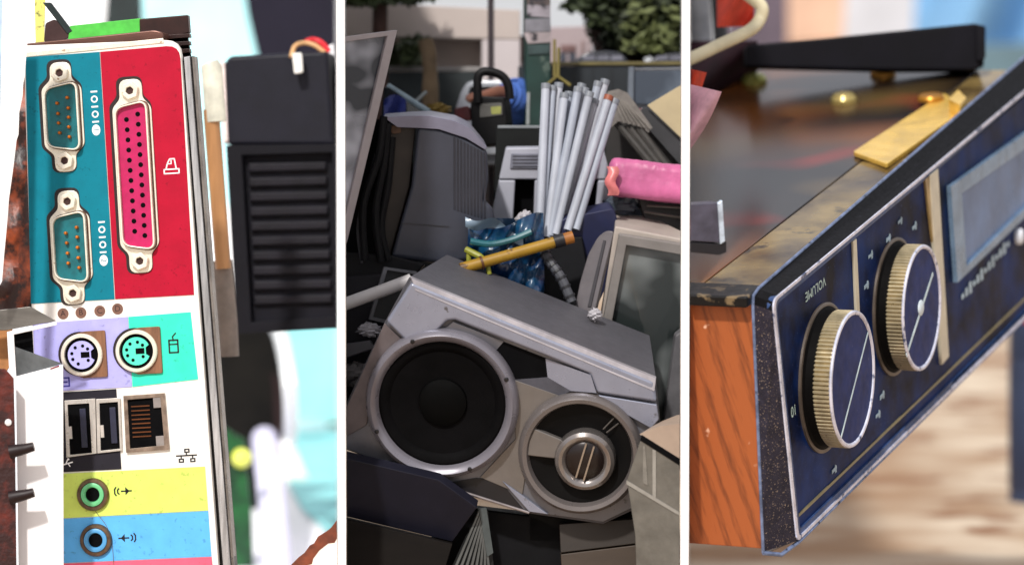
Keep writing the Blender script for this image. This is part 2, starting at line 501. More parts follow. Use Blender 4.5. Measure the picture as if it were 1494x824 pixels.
mk = MB(); stroke(mk, A, [(x - 15, y), (x + 15, y)], 1.7, .1); stroke(mk, A, [(x - 8, y), (x - 8, y - 4)], 1.5, .1); stroke(mk, A, [(x + 9, y), (x + 9, y - 4)], 1.5, .1); stroke(mk, A, [(x, y), (x, y + 4)], 1.5, .1)
for dx, dy in ((-8, -7), (9, -7), (1, 7)): mk.band(A, rect(x + dx - 4, x + dx + 4, y + dy - 3, y + dy + 3), rect(x + dx - 2, x + dx + 2, y + dy - 1.2, y + dy + 1.2), .1, .6)
printed('network_symbol', mk, ink_k)

# audio jacks
def jack(u, v, name, col):
    x, y = A.px(u, v, 5)
    j = build(name, MB().lathe(A, x, y, [(24, 1.3), (24, 5), (22.5, 7.5), (18, 8), (17.5, 6), (16, 5.5)], 36), M('tarnished_jack', (104, 84, 66), .35, .6, var=.35, scale=80), pc)
    build('jack_ring', MB().lathe(A, x, y, [(17.4, 5), (17, 8.5), (14.5, 9.6), (11.5, 9.2), (10.2, 6), (9, 5.5)], 36), M(name + '_plastic', col, .4, var=.1), j)
    build('jack_hole', MB().prism(A, circ(x, y, 10.6, 24), 5.4, 6.2), void, j)
jack(135.3, 721, 'line_out_jack', (112, 204, 140))
jack(139.7, 787.5, 'line_in_jack', (84, 160, 214))
def sound_symbol(u, v, flip):
    x, y = A.px(u, v, 1.3); s = -1 if flip else 1
    mk = MB()
    for dx, h in ((-12, 6), (-7.5, 4)):
        stroke(mk, A, [(x + s * (dx + 2), y + h), (x + s * dx, y + h * .5), (x + s * dx, y - h * .5), (x + s * (dx + 2), y - h)], 1.6)
    stroke(mk, A, [(x - s * 2, y), (x + s * 13, y)], 1.6)
    mk.prism(A, [(x + s * 4, y - 6), (x + s * 4, y + 6), (x + s * 10, y)], 1.25, 1.6)
    printed('sound_symbol', mk, ink_k)
sound_symbol(179, 716, False); sound_symbol(186, 784, True)
h = [A.w(*A.px(u, v, 2.2), 2.2) for u, v in ((139, 745), (146, 754), (156, 768), (163, 790), (166, 824))]
build('stray_hair', MB().tube(smooth_path(h), .0004, 5), M('dark_hair', (110, 100, 90), .6), pc)

# metal rails at the right of the plate and the folded top edge
rail_l = M('rail_light', (196, 196, 198), .25, .7, var=.4, scale=90, stretch=(1, 1, .06))
rail_d = M('rail_dark', (36, 34, 34), .35, .6, var=.3)
def rail(name, top, bot, z0, z1, mat):
    build(name, MB().prism(A, A.P([(top[0], 84), (top[1], 82), (bot[0], 900), (bot[1], 900)][0:2] + [(bot[1], 900), (bot[0], 900)], z1), z0, z1), mat, pc, bev=1)
rail('rail_groove', (264, 283), (322, 348), -40, -16, rail_d)
rail('side_rail', (268, 276.5), (331, 342), -30, -6, rail_l)
rail('side_lip', (279.5, 283.5), (343.5, 347), -36, -12, M('rail_edge', (132, 126, 120), .3, .7, var=.3))
build('top_fold', MB().prism(A, rnd(A.P([(36, 64), (226, 44), (238, 48), (238, 58), (36, 76)], -2), [0, 6, 6, 6, 0]), -46, -2), M('brown_metal_fold', (104, 72, 62), .3, .5, var=.35, scale=40, stretch=(.1, 1, 1)), pc, bev=2)
build('top_fold_edge', MB().prism(A, A.P([(36, 76.5), (238, 56), (239, 63), (36, 84)], 1.8), -1, 1.8), cream_metal, pc, bev=.8)
build('green_board', MB().pxprism(A, [(98, 66), (102, 38), (206, 27), (208, 62)], -60, -52), M('green_circuit_board', (80, 196, 70), .4, var=.15, scale=50), pc, bev=.8)
build('dark_heat_sink', MB().pxprism(A, [(204, 60), (203, 28), (274, 22), (276, 48), (230, 60)], -62, -47), M('dark_brown_metal', (48, 24, 20), .35, .3, var=.4), pc, bev=1.5)
for k in range(4):
    v = 52 + k * 11
    build('heat_sink_fin', MB().pxprism(A, [(232, v), (276, v - 3), (277, v + 3), (236, v + 6)], -60, -46), M('dark_brown_metal', (48, 24, 20)), pc, bev=.8)
build('heat_sink_wall', MB().pxprism(A, [(234, 50), (272, 48), (280, 100), (240, 100)], -70, -61), void, pc)

# black bracket and yellow board at the top left
solo('yellow_board', MB().pxprism(Fr(58, 25, 5.12, roll=3), [(50, -10), (66, -10), (64, 72), (52, 72)], 0, 4), M('yellow_board_paint', (236, 226, 120), .5, var=.1, spot=(60, 90, 40), spot_amt=.06, spot_scale=70),
     'narrow yellow strip of board behind the white sheet, top left', 'board', bev=.6)
fb = Fr(90, 30, 5.07)
bk = thing('black_bracket', 'small black angled bracket standing on top of the computer case', 'bracket', W(85, 62, 5.07))
build('arm', MB().pxprism(fb, [(62, 4), (74, 4), (106, 46), (98, 50)], 0, 12), M('dull_black_metal', (34, 46, 46), .4, .3), bk, bev=1)
build('foot', MB().pxprism(fb, [(64, 62), (66, 34), (80, 28), (106, 52), (92, 60)], -4, 10, 4), M('brown_black_metal', (66, 42, 40), .4, .3), bk, bev=1)

# white torn sheet at the left edge
fs = Fr(20, 200, 4.86, yaw=10)
ws = MB()
edge = [(49, -20), (48, 20), (43, 36), (40, 60), (38, 84), (36, 112), (34, 122), (33, 140), (28, 165), (27, 196), (24, 205), (20, 240), (17, 262), (13, 290), (11, 318), (9, 340), (6, 372), (3, 410), (-8, 430)]
ws.prism(fs, fs.P([(4, -20)] + edge + [(-9, 200)][:0] + [(-12, 430), (0, 200)], 0), -2, 0)
solo('torn_white_sheet', ws, M('white_plastic_sheet', (250, 249, 248), .5, var=.03), 'torn white plastic sheet hanging along the left side of the ports', 'sheet')
solo('pale_blue_pane', MB().pxprism(Fr(0, 200, 4.9), [(-40, -20), (4.5, -20), (0, 200), (-4, 420), (-40, 420)], -3, 0), M('pale_blue_pane', (176, 200, 222), .4), 'thin pale blue strip at the very left edge of the picture', 'pane')

# rusty brown scrap left of the ports
rust_fire = M('scorched_brown_metal', (34, 8, 5), .45, var=.6, scale=26, rgb2=(150, 66, 30), lo=.45, hi=.62, bump=.4, bscale=90)
fr_ = Fr(20, 330, 5.13, yaw=20)
mb = MB().grid(lambda a, b: fr_.w(-60 + 115 * a, 260 - 400 * b, 10 * math.sin(a * 9 + b * 4) + 6 * math.sin(b * 31) + random.uniform(-3, 3)), 14, 30)
solo('scorched_metal_scrap', mb, rust_fire, 'scorched brown crumpled metal behind the left edge of the ports', 'scrap metal')

# white bracket in front of the lower ports
fw_ = Fr(60, 640, 4.9, yaw=4)
wb = thing('white_metal_bracket', 'white folded metal bracket covering the lower left of the ports', 'bracket', W(60, 880, 4.9))
bm_w = M('white_bracket_paint', (252, 250, 250), .45, var=.02)
build('front_plate', MB().pxprism(fw_, [(23, 549), (92, 531), (93, 900), (28, 900)], -5, 0), bm_w, wb, bev=1)
gal = M('galvanised_steel', (132, 128, 122), .3, .8, var=.3, scale=30, stretch=(.15, 1, 1))
build('frame_edge', MB().pxprism(fw_, [(10, 484), (82, 469), (83, 474), (20, 488), (24, 552), (14, 552)], -6, -1), bm_w, wb, bev=.8)
build('opening', MB().pxprism(fw_, [(19, 488), (47, 482), (50, 530), (22, 520)], -30, -26), void, wb)
build('inner_flap', MB().pxprism(fw_, [(20, 505), (91, 530), (60, 541), (23, 549)], -9, -5.2), M('grey_flap_steel', (112, 116, 118), .35, .7, var=.3), wb, bev=.6)
build('top_flap', MB().pxprism(fw_, [(-30, 455), (44, 447), (82, 468), (8, 482), (-30, 482)], -12, -7), gal, wb, bev=1)
build('red_mark', MB().pxprism(fw_, [(73, 537), (86, 532.5), (86.5, 534.5), (73.5, 539)], 0, .5), M('dark_red_mark', (120, 20, 30), .5), wb)
rp_ = thing('rusty_side_plate', 'dark reddish brown plate with two screws, bottom left corner', 'metal plate', W(5, 880, 4.86))
fp = Fr(5, 690, 4.86, yaw=6)
rust = M('dark_red_rust', (44, 8, 6), .5, var=.6, scale=28, rgb2=(112, 34, 18), lo=.45, hi=.7, bump=.3, bscale=120)
build('plate', MB().pxprism(fp, [(-60, 535), (8, 538), (20, 552), (22, 640), (25, 900), (-60, 900)], -4, 0), rust, rp_, bev=1)
for v in (655, 722):
    p0 = Vector(fp.px(14, v + 4, 3)); 
    s = build('screw', MB().tube([fp.w(p0.x, p0.y, 3), fp.w(p0.x + 24, p0.y + 5, 5), fp.w(p0.x + 35, p0.y + 8, 6)], [.010, .0075, .0065], 12), M('rusty_screw', (26, 6, 8), .5, .1), rp_)
x, y = fp.px(12, 616, 1)
build('rivet', MB().lathe(fp, x, y, [(5.2, 0), (4.6, 2), (2, 3), (.1, 3.2)], 16), M('white_rivet', (240, 236, 236), .4), rp_)
solo('tan_cardboard_scrap', MB().pxprism(Fr(0, 500, 4.95), [(-60, 470), (18, 476), (16, 530), (8, 545), (-60, 540)], -4, 0), M('tan_card', (176, 120, 70), .7, var=.3), 'tan scrap of card between the bracket flap and the rusty plate', 'card', bev=.6)

# ---------------- black power plug box and what is round it
fk = Fr(408, 280, 5.72, yaw=-5, roll=1.5)
kb = thing('black_adapter_box', 'black plastic adapter box with a ridged grip beside the ports', 'adapter', W(408, 486, 5.6))
blk = M('satin_black_plastic', (21, 21, 32), .5, spec=.25, var=.15, bump=.05, bscale=120)
blk2 = M('matte_black_plastic', (10, 9, 18), .55, spec=.2, var=.15, bump=.05)
build('upper_body', MB().pxprism(fk, [(327, 92), (335, 82), (478, 74), (486, 200), (490, 212), (332, 212)], -90, 0), blk, kb, bev=9, seg=4)
o = fk.P([(329, 212), (500, 210), (504, 478), (345, 487)], 10)
i = fk.P([(352, 226), (484, 222), (490, 462), (366, 470)], 10)
build('grip_frame', MB().band(fk, o, i, -92, 6), blk2, kb, bev=7, seg=4)
build('grip_floor', MB().prism(fk, fk.P([(346, 220), (486, 218), (492, 468), (360, 474)], -12), -90, -12), M('grip_floor', (13, 12, 22), .6, spec=.2), kb)
for k in range(10):
    v = 238 + k * 21.5; sh = k * .9
    build('ridge', MB().pxprism(fk, [(362 + sh, v), (476 + sh, v - 2), (476 + sh, v + 10), (362 + sh, v + 13)], -12, -3), M('ridge_plastic', (22, 20, 28), .55, spec=.25), kb, bev=3, seg=3)
build('pale_edge', MB().pxprism(fk, [(319, 92), (328, 90), (333, 206), (326, 210)], -70, -3), M('pale_plastic_edge', (226, 210, 206), .5), kb, bev=1.5)
solo('white_side_strip', MB().pxprism(Fr(482, 150, 5.8), [(474, 70), (486, 64), (500, 240), (488, 240)], -8, 0), M('white_strip', (248, 246, 248), .5, var=.03), 'white plastic strip at the right side of the black adapter box', 'strip', bev=1)
cn = thing('cable_connector', 'white plug with red and tan wires on top of the black adapter box', 'connector', W(433, 104, 5.52))
fcn = Fr(433, 92, 5.69)
build('plug', MB().pxprism(fcn, [(426, 78), (440, 77), (442, 106), (429, 108)], -8, 4, 3), M('white_plug', (244, 240, 232), .4), cn, bev=1)
build('tan_wire', MB().tube(smooth_path([W(425, 84, 5.7), W(430, 68, 5.71), W(444, 63, 5.72), W(460, 67, 5.72), W(474, 78, 5.72)]), .004, 8), M('tan_wire', (206, 160, 110), .45), cn)
build('red_wire', MB().tube(smooth_path([W(446, 62, 5.73), W(456, 59, 5.74), W(468, 63, 5.74), W(480, 76, 5.74)]), .0055, 8), M('red_wire', (222, 30, 44), .4), cn)

# posts between the rail and the adapter
pl = thing('pale_sleeve_post', 'pale sleeve over a brown rod between the rail and the adapter', 'post', W(318, 520, 5.4))
build('brown_rod', MB().tube([W(308, 160, 5.4), W(326, 392, 5.4)], .0125, 20), M('brown_rod', (176, 128, 84), .35, .2, var=.3, scale=30, stretch=(1, 1, .1)), pl)
build('pale_sleeve', MB().tube([W(306, 92, 5.4), W(309, 100, 5.4), W(315, 178, 5.4)], [.014, .0165, .0165], 24), M('pale_sleeve', (206, 204, 188), .5), pl)
build('lower_sleeve', MB().tube([W(324, 380, 5.42), W(332, 470, 5.42), W(334, 520, 5.42)], .016, 20), M('grey_sleeve', (120, 108, 100), .5), pl)

# below the adapter: dark plug, green lamp, cables, teal sheet
dk = thing('blurred_dark_plug', 'dark brown rounded plug hanging below the black adapter box', 'plug', W(380, 655, 7.0))
fd = Fr(378, 560, 7.6)
build('body', MB().pxprism(fd, [(318, 470), (404, 478), (413, 560), (416, 620), (404, 652), (336, 656), (322, 600)], -60, 0, 14), M('dark_olive_plastic', (15, 13, 10), .6, spec=.12, var=.4, scale=14), dk, bev=6, seg=3)
build('side_cap', MB().pxprism(fd, [(396, 540), (416, 560), (418, 630), (402, 645)], -40, 4, 6), M('brown_black_cap', (38, 24, 24), .6, spec=.15), dk, bev=4)
solo('white_curved_hose', MB().tube(smooth_path([W(400, 470, 7.5), W(412, 500, 7.5), W(422, 560, 7.0), W(424, 620, 7.55), W(418, 660, 7.6)]), [.016] * 25, 14), M('white_hose', (246, 250, 250), .4, var=.03), 'short white hose curving down behind the dark plug', 'hose')
solo('white_cable', MB().tube(smooth_path([W(386, 640, 7.6), W(394, 700, 7.3), W(400, 770, 6.9), W(406, 850, 6.4)]), .030, 16), M('lilac_white_cable', (226, 224, 248), .45, var=.06), 'thick white cable coming out under the dark plug', 'cable')
gb = thing('green_lamp_board', 'narrow green board with a round yellow lamp beside the rail', 'circuit board', W(345, 890, 5.9))
fg = Fr(345, 700, 7.0)
build('board', MB().pxprism(fg, [(322, 620), (356, 640), (366, 740), (372, 900), (326, 900)], -8, 0), M('dark_green_board', (20, 96, 44), .35, var=.6, scale=22, rgb2=(8, 32, 24)), gb, bev=1)
x, y = fg.px(352, 668, 8)
build('lamp', MB().lathe(fg, x, y, [(15, 0), (15, 6), (12, 14), (6, 19), (.2, 21)], 20), M('yellow_lens', (230, 236, 96), .25, var=.08, coat=.5), gb)
solo('green_bead', MB().lathe(Fr(316, 478, 6.0), 0, 0, [(.5, -13), (9, -10), (13, 0), (9, 10), (.5, 13)], 20), M('pale_green_bead', (120, 196, 130), .4), 'pale green bead beside the rail below the grey sleeve', 'bead')
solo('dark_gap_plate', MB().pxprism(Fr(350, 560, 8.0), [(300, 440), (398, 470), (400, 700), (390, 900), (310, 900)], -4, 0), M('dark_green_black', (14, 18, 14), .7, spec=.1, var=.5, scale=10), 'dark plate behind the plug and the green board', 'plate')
solo('teal_sheet', MB().pxprism(Fr(450, 560, 10.0, yaw=8), [(395, 440), (520, 430), (520, 615), (412, 615)], -6, 0), M('pale_teal_sheet', (150, 216, 218), .5, var=.12, scale=5), 'pale teal plastic sheet in the background below the adapter', 'sheet')
solo('peach_sheet', MB().pxprism(Fr(440, 700, 8.6), [(398, 640), (424, 640), (450, 700), (400, 700)], -5, 0), M('pale_peach_sheet', (236, 214, 200), .6, var=.1, scale=6), 'pale peach sheet at the foot of the thick white cable', 'sheet')
ft = Fr(465, 800, 4.95)
tc_ = thing('torn_paper_corner', 'torn white paper with a burnt brown edge, bottom of the ports picture', 'paper', W(470, 890, 4.95))
edge = [(418, 830), (436, 812), (444, 806), (452, 795), (458, 792), (464, 782), (474, 776), (480, 772), (484, 768), (496, 752)]
build('paper', MB().pxprism(ft, [(414, 900)] + [(u + 4, v + 8) for u, v in edge] + [(500, 900)], -2, 0), M('cream_paper', (250, 242, 228), .7, var=.05), tc_)
build('burnt_edge', MB().pxprism(ft, edge + [(u + 5 + 3 * ((i * 7) % 3), v + 10 + 3 * ((i * 5) % 4)) for i, (u, v) in enumerate(edge)][::-1], -1, .8), M('burnt_brown', (112, 52, 26), .7, var=.4, scale=60), tc_)

fsh = MB().add([Vector((x_, y_, .004)) for x_, y_ in ((-5, 6.0), (-.33, 6.0), (-.85, 15.9), (-5, 15.9))], [(0, 1, 2, 3)])
solo('white_floor_sheet', fsh, M('white_floor_sheet', (244, 244, 246), .8, var=.03), 'white sheet spread on the floor behind the computer ports', 'sheet')
def gnd(u, v, h=.01):
    d = (CAM_H - h) / (math.sin(PITCH) + math.cos(PITCH) * (v - VC) / FPX); return W(u, v, d)
solo('teal_floor_mat', MB().add([gnd(*q) for q in ((400, 626), (530, 622), (530, 752), (478, 776), (440, 740), (414, 690))], [(0, 1, 2, 3, 4, 5)]), M('pale_teal_mat', (146, 214, 216), .7, var=.12, scale=5), 'pale teal mat on the floor below the adapter', 'mat')
# backdrop behind the ports
solo('cyan_sheet', MB().pxprism(Fr(300, 60, 11.5, yaw=-6), [(196, -60), (354, -60), (372, 50), (388, 140), (400, 300), (250, 300), (215, 110)], -6, 0), M('pale_cyan_sheet', (186, 242, 244), .5, var=.08, scale=6), 'pale cyan plastic sheet behind the top of the ports', 'sheet')
solo('dark_monitor_back', MB().pxprism(Fr(430, 40, 9.0), [(346, -80), (520, -80), (520, 330), (392, 330), (376, 90), (360, 20)], -60, 0), M('dark_violet_plastic', (28, 25, 38), .6, spec=.15, var=.1, scale=6), 'dark violet casing in the top right behind the adapter', 'casing', bev=8)
solo('dark_green_post', MB().pxprism(Fr(180, 20, 8.4), [(160, -60), (202, -60), (206, 60), (150, 60)], -40, 0), M('dark_teal_post', (16, 34, 34), .5, var=.4, scale=12), 'dark teal block behind the green board on top of the case', 'post', bev=6)
solo('white_backdrop', MB().pxprism(Fr(200, 300, 16.0), [(-500, -200), (560, -200), (560, 446), (-500, 446)], -20, 0), M('white_backdrop_paint', (250, 250, 250), .8, var=.02), 'plain white board far behind the computer ports', 'backdrop')

# ================================================================== BAY 2: scrap heap
BAY[0] = 2
GAIN[0] = 0.6  # heap stands in duller light: its shade goes into darker base colours
silver = M('silver_speaker_plastic', (138, 139, 148), .33, .4, var=.08, scale=30, spot=(98, 96, 96), spot_amt=-.05, spot_scale=70, bump=.03, bscale=900)
silver_l = M('lit_silver_plastic', (180, 185, 206), .3, .4, var=.06, scale=30, spot=(120, 118, 122), spot_amt=-.06, spot_scale=60, bump=.03, bscale=900)  # lighter copy of the silver, with the brightness of lit facets in its colour
grey_top = M('grey_cabinet_vinyl', (94, 93, 100), .55, var=.1, scale=40, bump=.06, bscale=500)
tan_reflection_silver = M('tan_reflection_plate', (146, 140, 136), .33, .4, var=.08, scale=30)  # slight warm tint keeps a tan reflection in the plate colour
cone_m = M('dark_cone_cloth', (9, 8, 10), .75, var=.4, scale=20, spec=.08, bump=.1, bscale=600)
S = Fr(740, 600, 4.95, pitch=14, roll=-22)
sp = thing('loudspeaker', 'silver loudspeaker with two round drivers lying tilted on the scrap heap', 'loudspeaker', W(740, 760, 5.0))
fo = S.P([(597, 404), (957, 551), (963, 612), (958, 680), (936, 738), (880, 764), (775, 749), (640, 706), (490, 650), (470, 640), (505, 588), (562, 468)], -2)
ba = S.P([(652, 371), (948, 489), (950, 600), (930, 690), (900, 720), (860, 730), (775, 710), (650, 660), (560, 600), (556, 590), (585, 520), (630, 430)], -215)
build('cabinet', MB().loft(S, [[(x, y, -215) for x, y in ba], [(x, y, -2) for x, y in fo]]), grey_top, sp, bev=2)
ip = S.P([(599, 409), (955, 554), (960, 612), (955, 680), (932, 735), (880, 760), (775, 746), (640, 703), (490, 648), (474, 640), (507, 590), (565, 470)], 0)
build('baffle', MB().prism(S, ip, -1.8, 3), silver, sp, bev=1.5)
build('upper_fascia', MB().pxprism(S, [(600, 412), (954, 557), (958, 587), (871, 573.5), (861, 546), (800, 521), (664, 467), (652, 468), (638, 483), (592, 498), (563, 469)], 3, 16), silver_l, sp, bev=5, seg=4)
build('top_chamfer', MB().loft(S, [[(x, y, z) for (x, y), z in zip(S.P([(597, 404), (957, 551), (956, 556), (599, 411)], 8), (-1, -1, 3, 3))],
      [(x, y, z) for (x, y), z in zip(S.P([(600, 407), (957, 553), (955, 571), (606, 424)], 16.5), (12, 12, 17, 17))]]), M('pale_chamfer', (206, 200, 206), .35, .25), sp, bev=.8)  # palest silver: light on the upward edge is part of the colour
build('right_lower_fascia', MB().pxprism(S, [(872, 576), (958, 590), (961, 612), (950, 625), (905, 600)], 3, 13), silver_l, sp, bev=1.5)
build('port_slot', MB().pxprism(S, [(640, 486), (662, 470), (798, 523), (800, 550), (748, 553), (705, 512), (660, 492)], 3, 4), void, sp)
def inner_ramp(pts, zs, mat, nm):
    q = [S.px(u, v, z) + (z,) for (u, v), z in zip(pts, zs)]
    build(nm, MB().loft(S, [[(x, y, z - 3) for x, y, z in q], q]), mat, sp)
inner_ramp([(796, 523), (862, 547), (870, 573), (833, 570), (799, 550)], (5, 15, 15, 10, 5), silver_l, 'port_ramp')
inner_ramp([(640, 487), (661, 470), (735, 498), (716, 520), (700, 508), (662, 492)], (9, 15, 6, 4.6, 6, 8), silver, 'port_lip')
inner_ramp([(748, 554), (799, 550), (833, 570), (818, 577)], (4.5, 5, 10, 6), M('blue_grey_plastic', (92, 94, 106), .4, .2), 'port_floor')
build('centre_plate', MB().pxprism(S, [(748, 553), (820, 578), (775, 640), (762, 722), (700, 696), (752, 640)], 3, 6), tan_reflection_silver, sp, bev=1)
build('left_fascia', MB().pxprism(S, [(561, 471), (590, 499), (545, 560), (535, 620), (500, 640), (480, 638), (507, 590)], 3, 7), M('warm_grey_plastic', (124, 114, 116), .4, .2), sp, bev=1.5)
build('lower_wedge', MB().pxprism(S, [(695, 697), (730, 702), (768, 748), (640, 706)], 3, 5), M('black_grille_wedge', (26, 24, 30), .5), sp)
q0, q1 = S.px(628, 703, 8), S.px(772, 748, 8)
build('lower_trim', MB().tube([S.w(*q0, 6), S.w(*q1, 6)], .0022, 8), M('bright_trim', (170, 160, 160), .3, .5), sp)
build('lower_corner', MB().pxprism(S, [(733, 702), (762, 722), (800, 750), (772, 746)], 3, 9), silver_l, sp, bev=1)
cx, cy = S.px(644, 591, 24)
wf = build('woofer', MB().lathe(S, cx, cy, [(112, 3), (112, 14), (109, 22), (104, 26), (98, 23), (94, 17), (92, 12)], 72), M('woofer_ring', (152, 148, 158), .3, .3, var=.06), sp)
build('cone', MB().lathe(S, cx, cy, [(97, 10), (96, 13), (90, 16), (84, 15), (79, 11), (77, 9), (40, 4.6), (35, 4.4), (34, 9), (26, 13), (12, 15.5), (.3, 16)], 72), cone_m, wf)
for a_ in (45, 135, 225, 315):
    build('screw', MB().lathe(S, cx + 103.5 * math.cos(R(a_)), cy + 103.5 * math.sin(R(a_)), [(3.4, 24), (3.4, 26.6), (2, 27.4), (.3, 27.5)], 10), M('speaker_screw', (60, 58, 60), .3, .6), wf)
build('dust_cap', MB().lathe(S, cx, cy, [(36, 4.8), (34.6, 9.5), (26, 13.8), (12, 16.4), (.3, 17)], 40), M('dust_cap', (3, 3, 3), .7, spec=.08), wf)
tx, ty = S.px(846, 664, 24)
tw = build('tweeter', MB().lathe(S, tx, ty, [(91, 3), (91, 14), (88.5, 22), (84, 26), (78, 24), (75, 17), (74, 10)], 72), M('tweeter_ring', (140, 132, 130), .3, .35, var=.06), sp)
build('horn_mouth', MB().lathe(S, tx, ty, [(79, 9), (79, 13), (70, 14), (55, 8), (40, 7), (.3, 6.5)], 60), M('black_horn', (8, 7, 8), .6, var=.2, spec=.15), tw)
arm = [(tx + r * math.cos(R(a)), ty + r * math.sin(R(a))) for r, a in ((77, 172), (77, 188), (77, 204), (34, 214), (34, 162))]
build('spoke', MB().prism(S, arm, 8, 20), tan_reflection_silver, tw, bev=2)
for a in (62, 70):
    build('thin_rib', MB().tube([S.w(tx + 50 * math.cos(R(a)), ty + 50 * math.sin(R(a)), 14), S.w(tx + 74 * math.cos(R(a)), ty + 74 * math.sin(R(a)), 16)], .0012, 6), M('thin_rib', (96, 90, 86), .4), tw)
hx, hy = S.px(853, 673, 30)
hub = build('hub', MB().lathe(S, hx, hy, [(45, 6), (45, 20), (43, 28), (38, 32), (34, 31), (31, 29), (29, 27), (27, 24)], 60), M('chrome_hub', (176, 168, 164), .2, .75, var=.08), tw)
build('dome', MB().lathe(S, hx, hy, [(29, 22), (28.5, 26), (24, 29), (12, 32), (.3, 33)], 40), M('dark_dome', (42, 32, 30), .25, .3), hub)
for s_ in (-6, 6):
    build('bar', MB().prism(S, [(hx + s_ - 1.2 + 3, hy - 26), (hx + s_ + 1.2 + 3, hy - 26), (hx + s_ + 1.2 - 2, hy + 27), (hx + s_ - 1.2 - 2, hy + 27)], 29, 35), M('hub_bar', (196, 178, 160), .3, .5), hub)

# taped box at the right
tb = thing('taped_grey_box', 'grey plastic wrapped box with packing tape, at the right of the loudspeaker', 'box', W(955, 830, 4.85))
K = Fr(950, 720, 4.84, yaw=-14, pitch=10, roll=-14)
wrap = M('grey_plastic_wrap', (122, 118, 110), .35, var=.2, scale=30, bump=.25, bscale=60, coat=.3)
kf = K.P([(936, 636), (1040, 712), (1040, 900), (930, 900), (926, 780), (914, 700)], 0)
build('side', MB().prism(K, kf, -120, 0), wrap, tb, bev=2)
build('top', MB().pxprism(K, [(933, 633), (960, 622), (1030, 612), (1040, 700)], -118, .5), M('pinkish_card', (196, 172, 152), .7, var=.1, scale=20), tb)
build('gap', MB().pxprism(K, [(936, 634), (1000, 674), (1000, 684), (934, 642)], .2, 1.4), void, tb)
tape = M('clear_tape', (176, 172, 164), .2, var=.15, scale=40, coat=.6)
build('tape', MB().pxprism(K, [(914, 700), (1000, 752), (1000, 757), (914, 706)], .2, 1.5), tape, tb)
build('tape', MB().pxprism(K, [(952, 655), (957, 657), (957, 728), (952, 725)], .2, 1.4), tape, tb)
build('tape', MB().pxprism(K, [(938, 650), (941, 650), (945, 708), (938, 704)], .2, 1.3), M('faint_tape', (146, 142, 134), .25, coat=.4), tb)

# below the loudspeaker
D1 = Fr(590, 750, 4.97, pitch=30, roll=-12)
db = thing('dark_wooden_box', 'dark box with a navy top lying under the left of the loudspeaker', 'box', W(590, 900, 5.0))
build('top_panel', MB().pxprism(D1, [(470, 660), (640, 700), (696, 740), (660, 790), (470, 745)], -20, 0), M('navy_black_vinyl', (36, 36, 50), .5, spec=.2, var=.15, scale=20), db, bev=1.5)
D2 = Fr(590, 790, 4.96, roll=-12)
build('front_panel', MB().pxprism(D2, [(470, 748), (660, 793), (622, 920), (470, 920)], -40, 0), M('dark_brown_wood', (26, 21, 18), .7, spec=.15, var=.3, scale=20, stretch=(.2, 1, 1)), db, bev=1)
gm = thing('metal_grate', 'small light grey metal grate standing below the loudspeaker', 'grate', W(695, 900, 4.98))
G_ = Fr(695, 790, 4.98, yaw=20)
build('frame_bar', MB().pxprism(G_, [(699, 742), (710, 740), (720, 806), (711, 812)], -4, 2), M('grey_green_metal', (104, 112, 112), .4, .3), gm, bev=.6)
for k in range(8):
    build('bar', MB().pxprism(G_, [(699 + k * 1.2, 744 + k * 6), (701.6 + k * 1.2, 744 + k * 6), (644 + k * 11, 880), (640 + k * 11, 880)], -2 + k * .05, 0 + k * .05), M('pale_grate_bar', (120, 122, 120), .4, .3), gm)
build('backing', MB().pxprism(G_, [(698, 745), (712, 745), (728, 900), (625, 900)], -12, -8), M('grate_backing', (20, 21, 21), .6), gm)
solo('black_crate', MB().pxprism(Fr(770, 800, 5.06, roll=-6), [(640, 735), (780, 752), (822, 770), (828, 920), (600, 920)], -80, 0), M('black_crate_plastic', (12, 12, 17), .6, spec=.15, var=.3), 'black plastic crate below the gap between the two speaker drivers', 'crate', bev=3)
wp = thing('brown_grey_drawer_unit', 'brown grey drawer unit under the smaller speaker driver', 'drawer unit', W(880, 900, 5.0))
P_ = Fr(870, 790, 5.0, roll=6)
for uv, c, nm in (([(816, 764), (930, 756), (932, 792), (818, 806)], (62, 55, 50), 'drawer'), ([(818, 808), (932, 794), (934, 830), (820, 840)], (84, 70, 58), 'drawer'), ([(820, 842), (936, 832), (936, 920), (822, 920)], (70, 62, 56), 'drawer')):
    build(nm, MB().pxprism(P_, uv, -60, 0), M('brown_grey_%d' % c[0], c, .55, var=.15, scale=30, stretch=(.2, 1, 1)), wp, bev=1.5)
build('side_panel', MB().pxprism(P_, [(931, 752), (990, 760), (990, 920), (937, 920)], -60, -6), M('grey_side', (74, 70, 66), .6), wp, bev=1)
solo('undershadow_slab', MB().pxprism(Fr(860, 750, 5.06, roll=-8), [(770, 730), (960, 740), (950, 800), (770, 790)], -120, 0), M('undershadow_black', (12, 11, 11), .6, spec=.15), 'black slab added as shadow under the round end of the loudspeaker', 'tray', bev=3)  # black slab added to darken the shaded gap below the loudspeaker

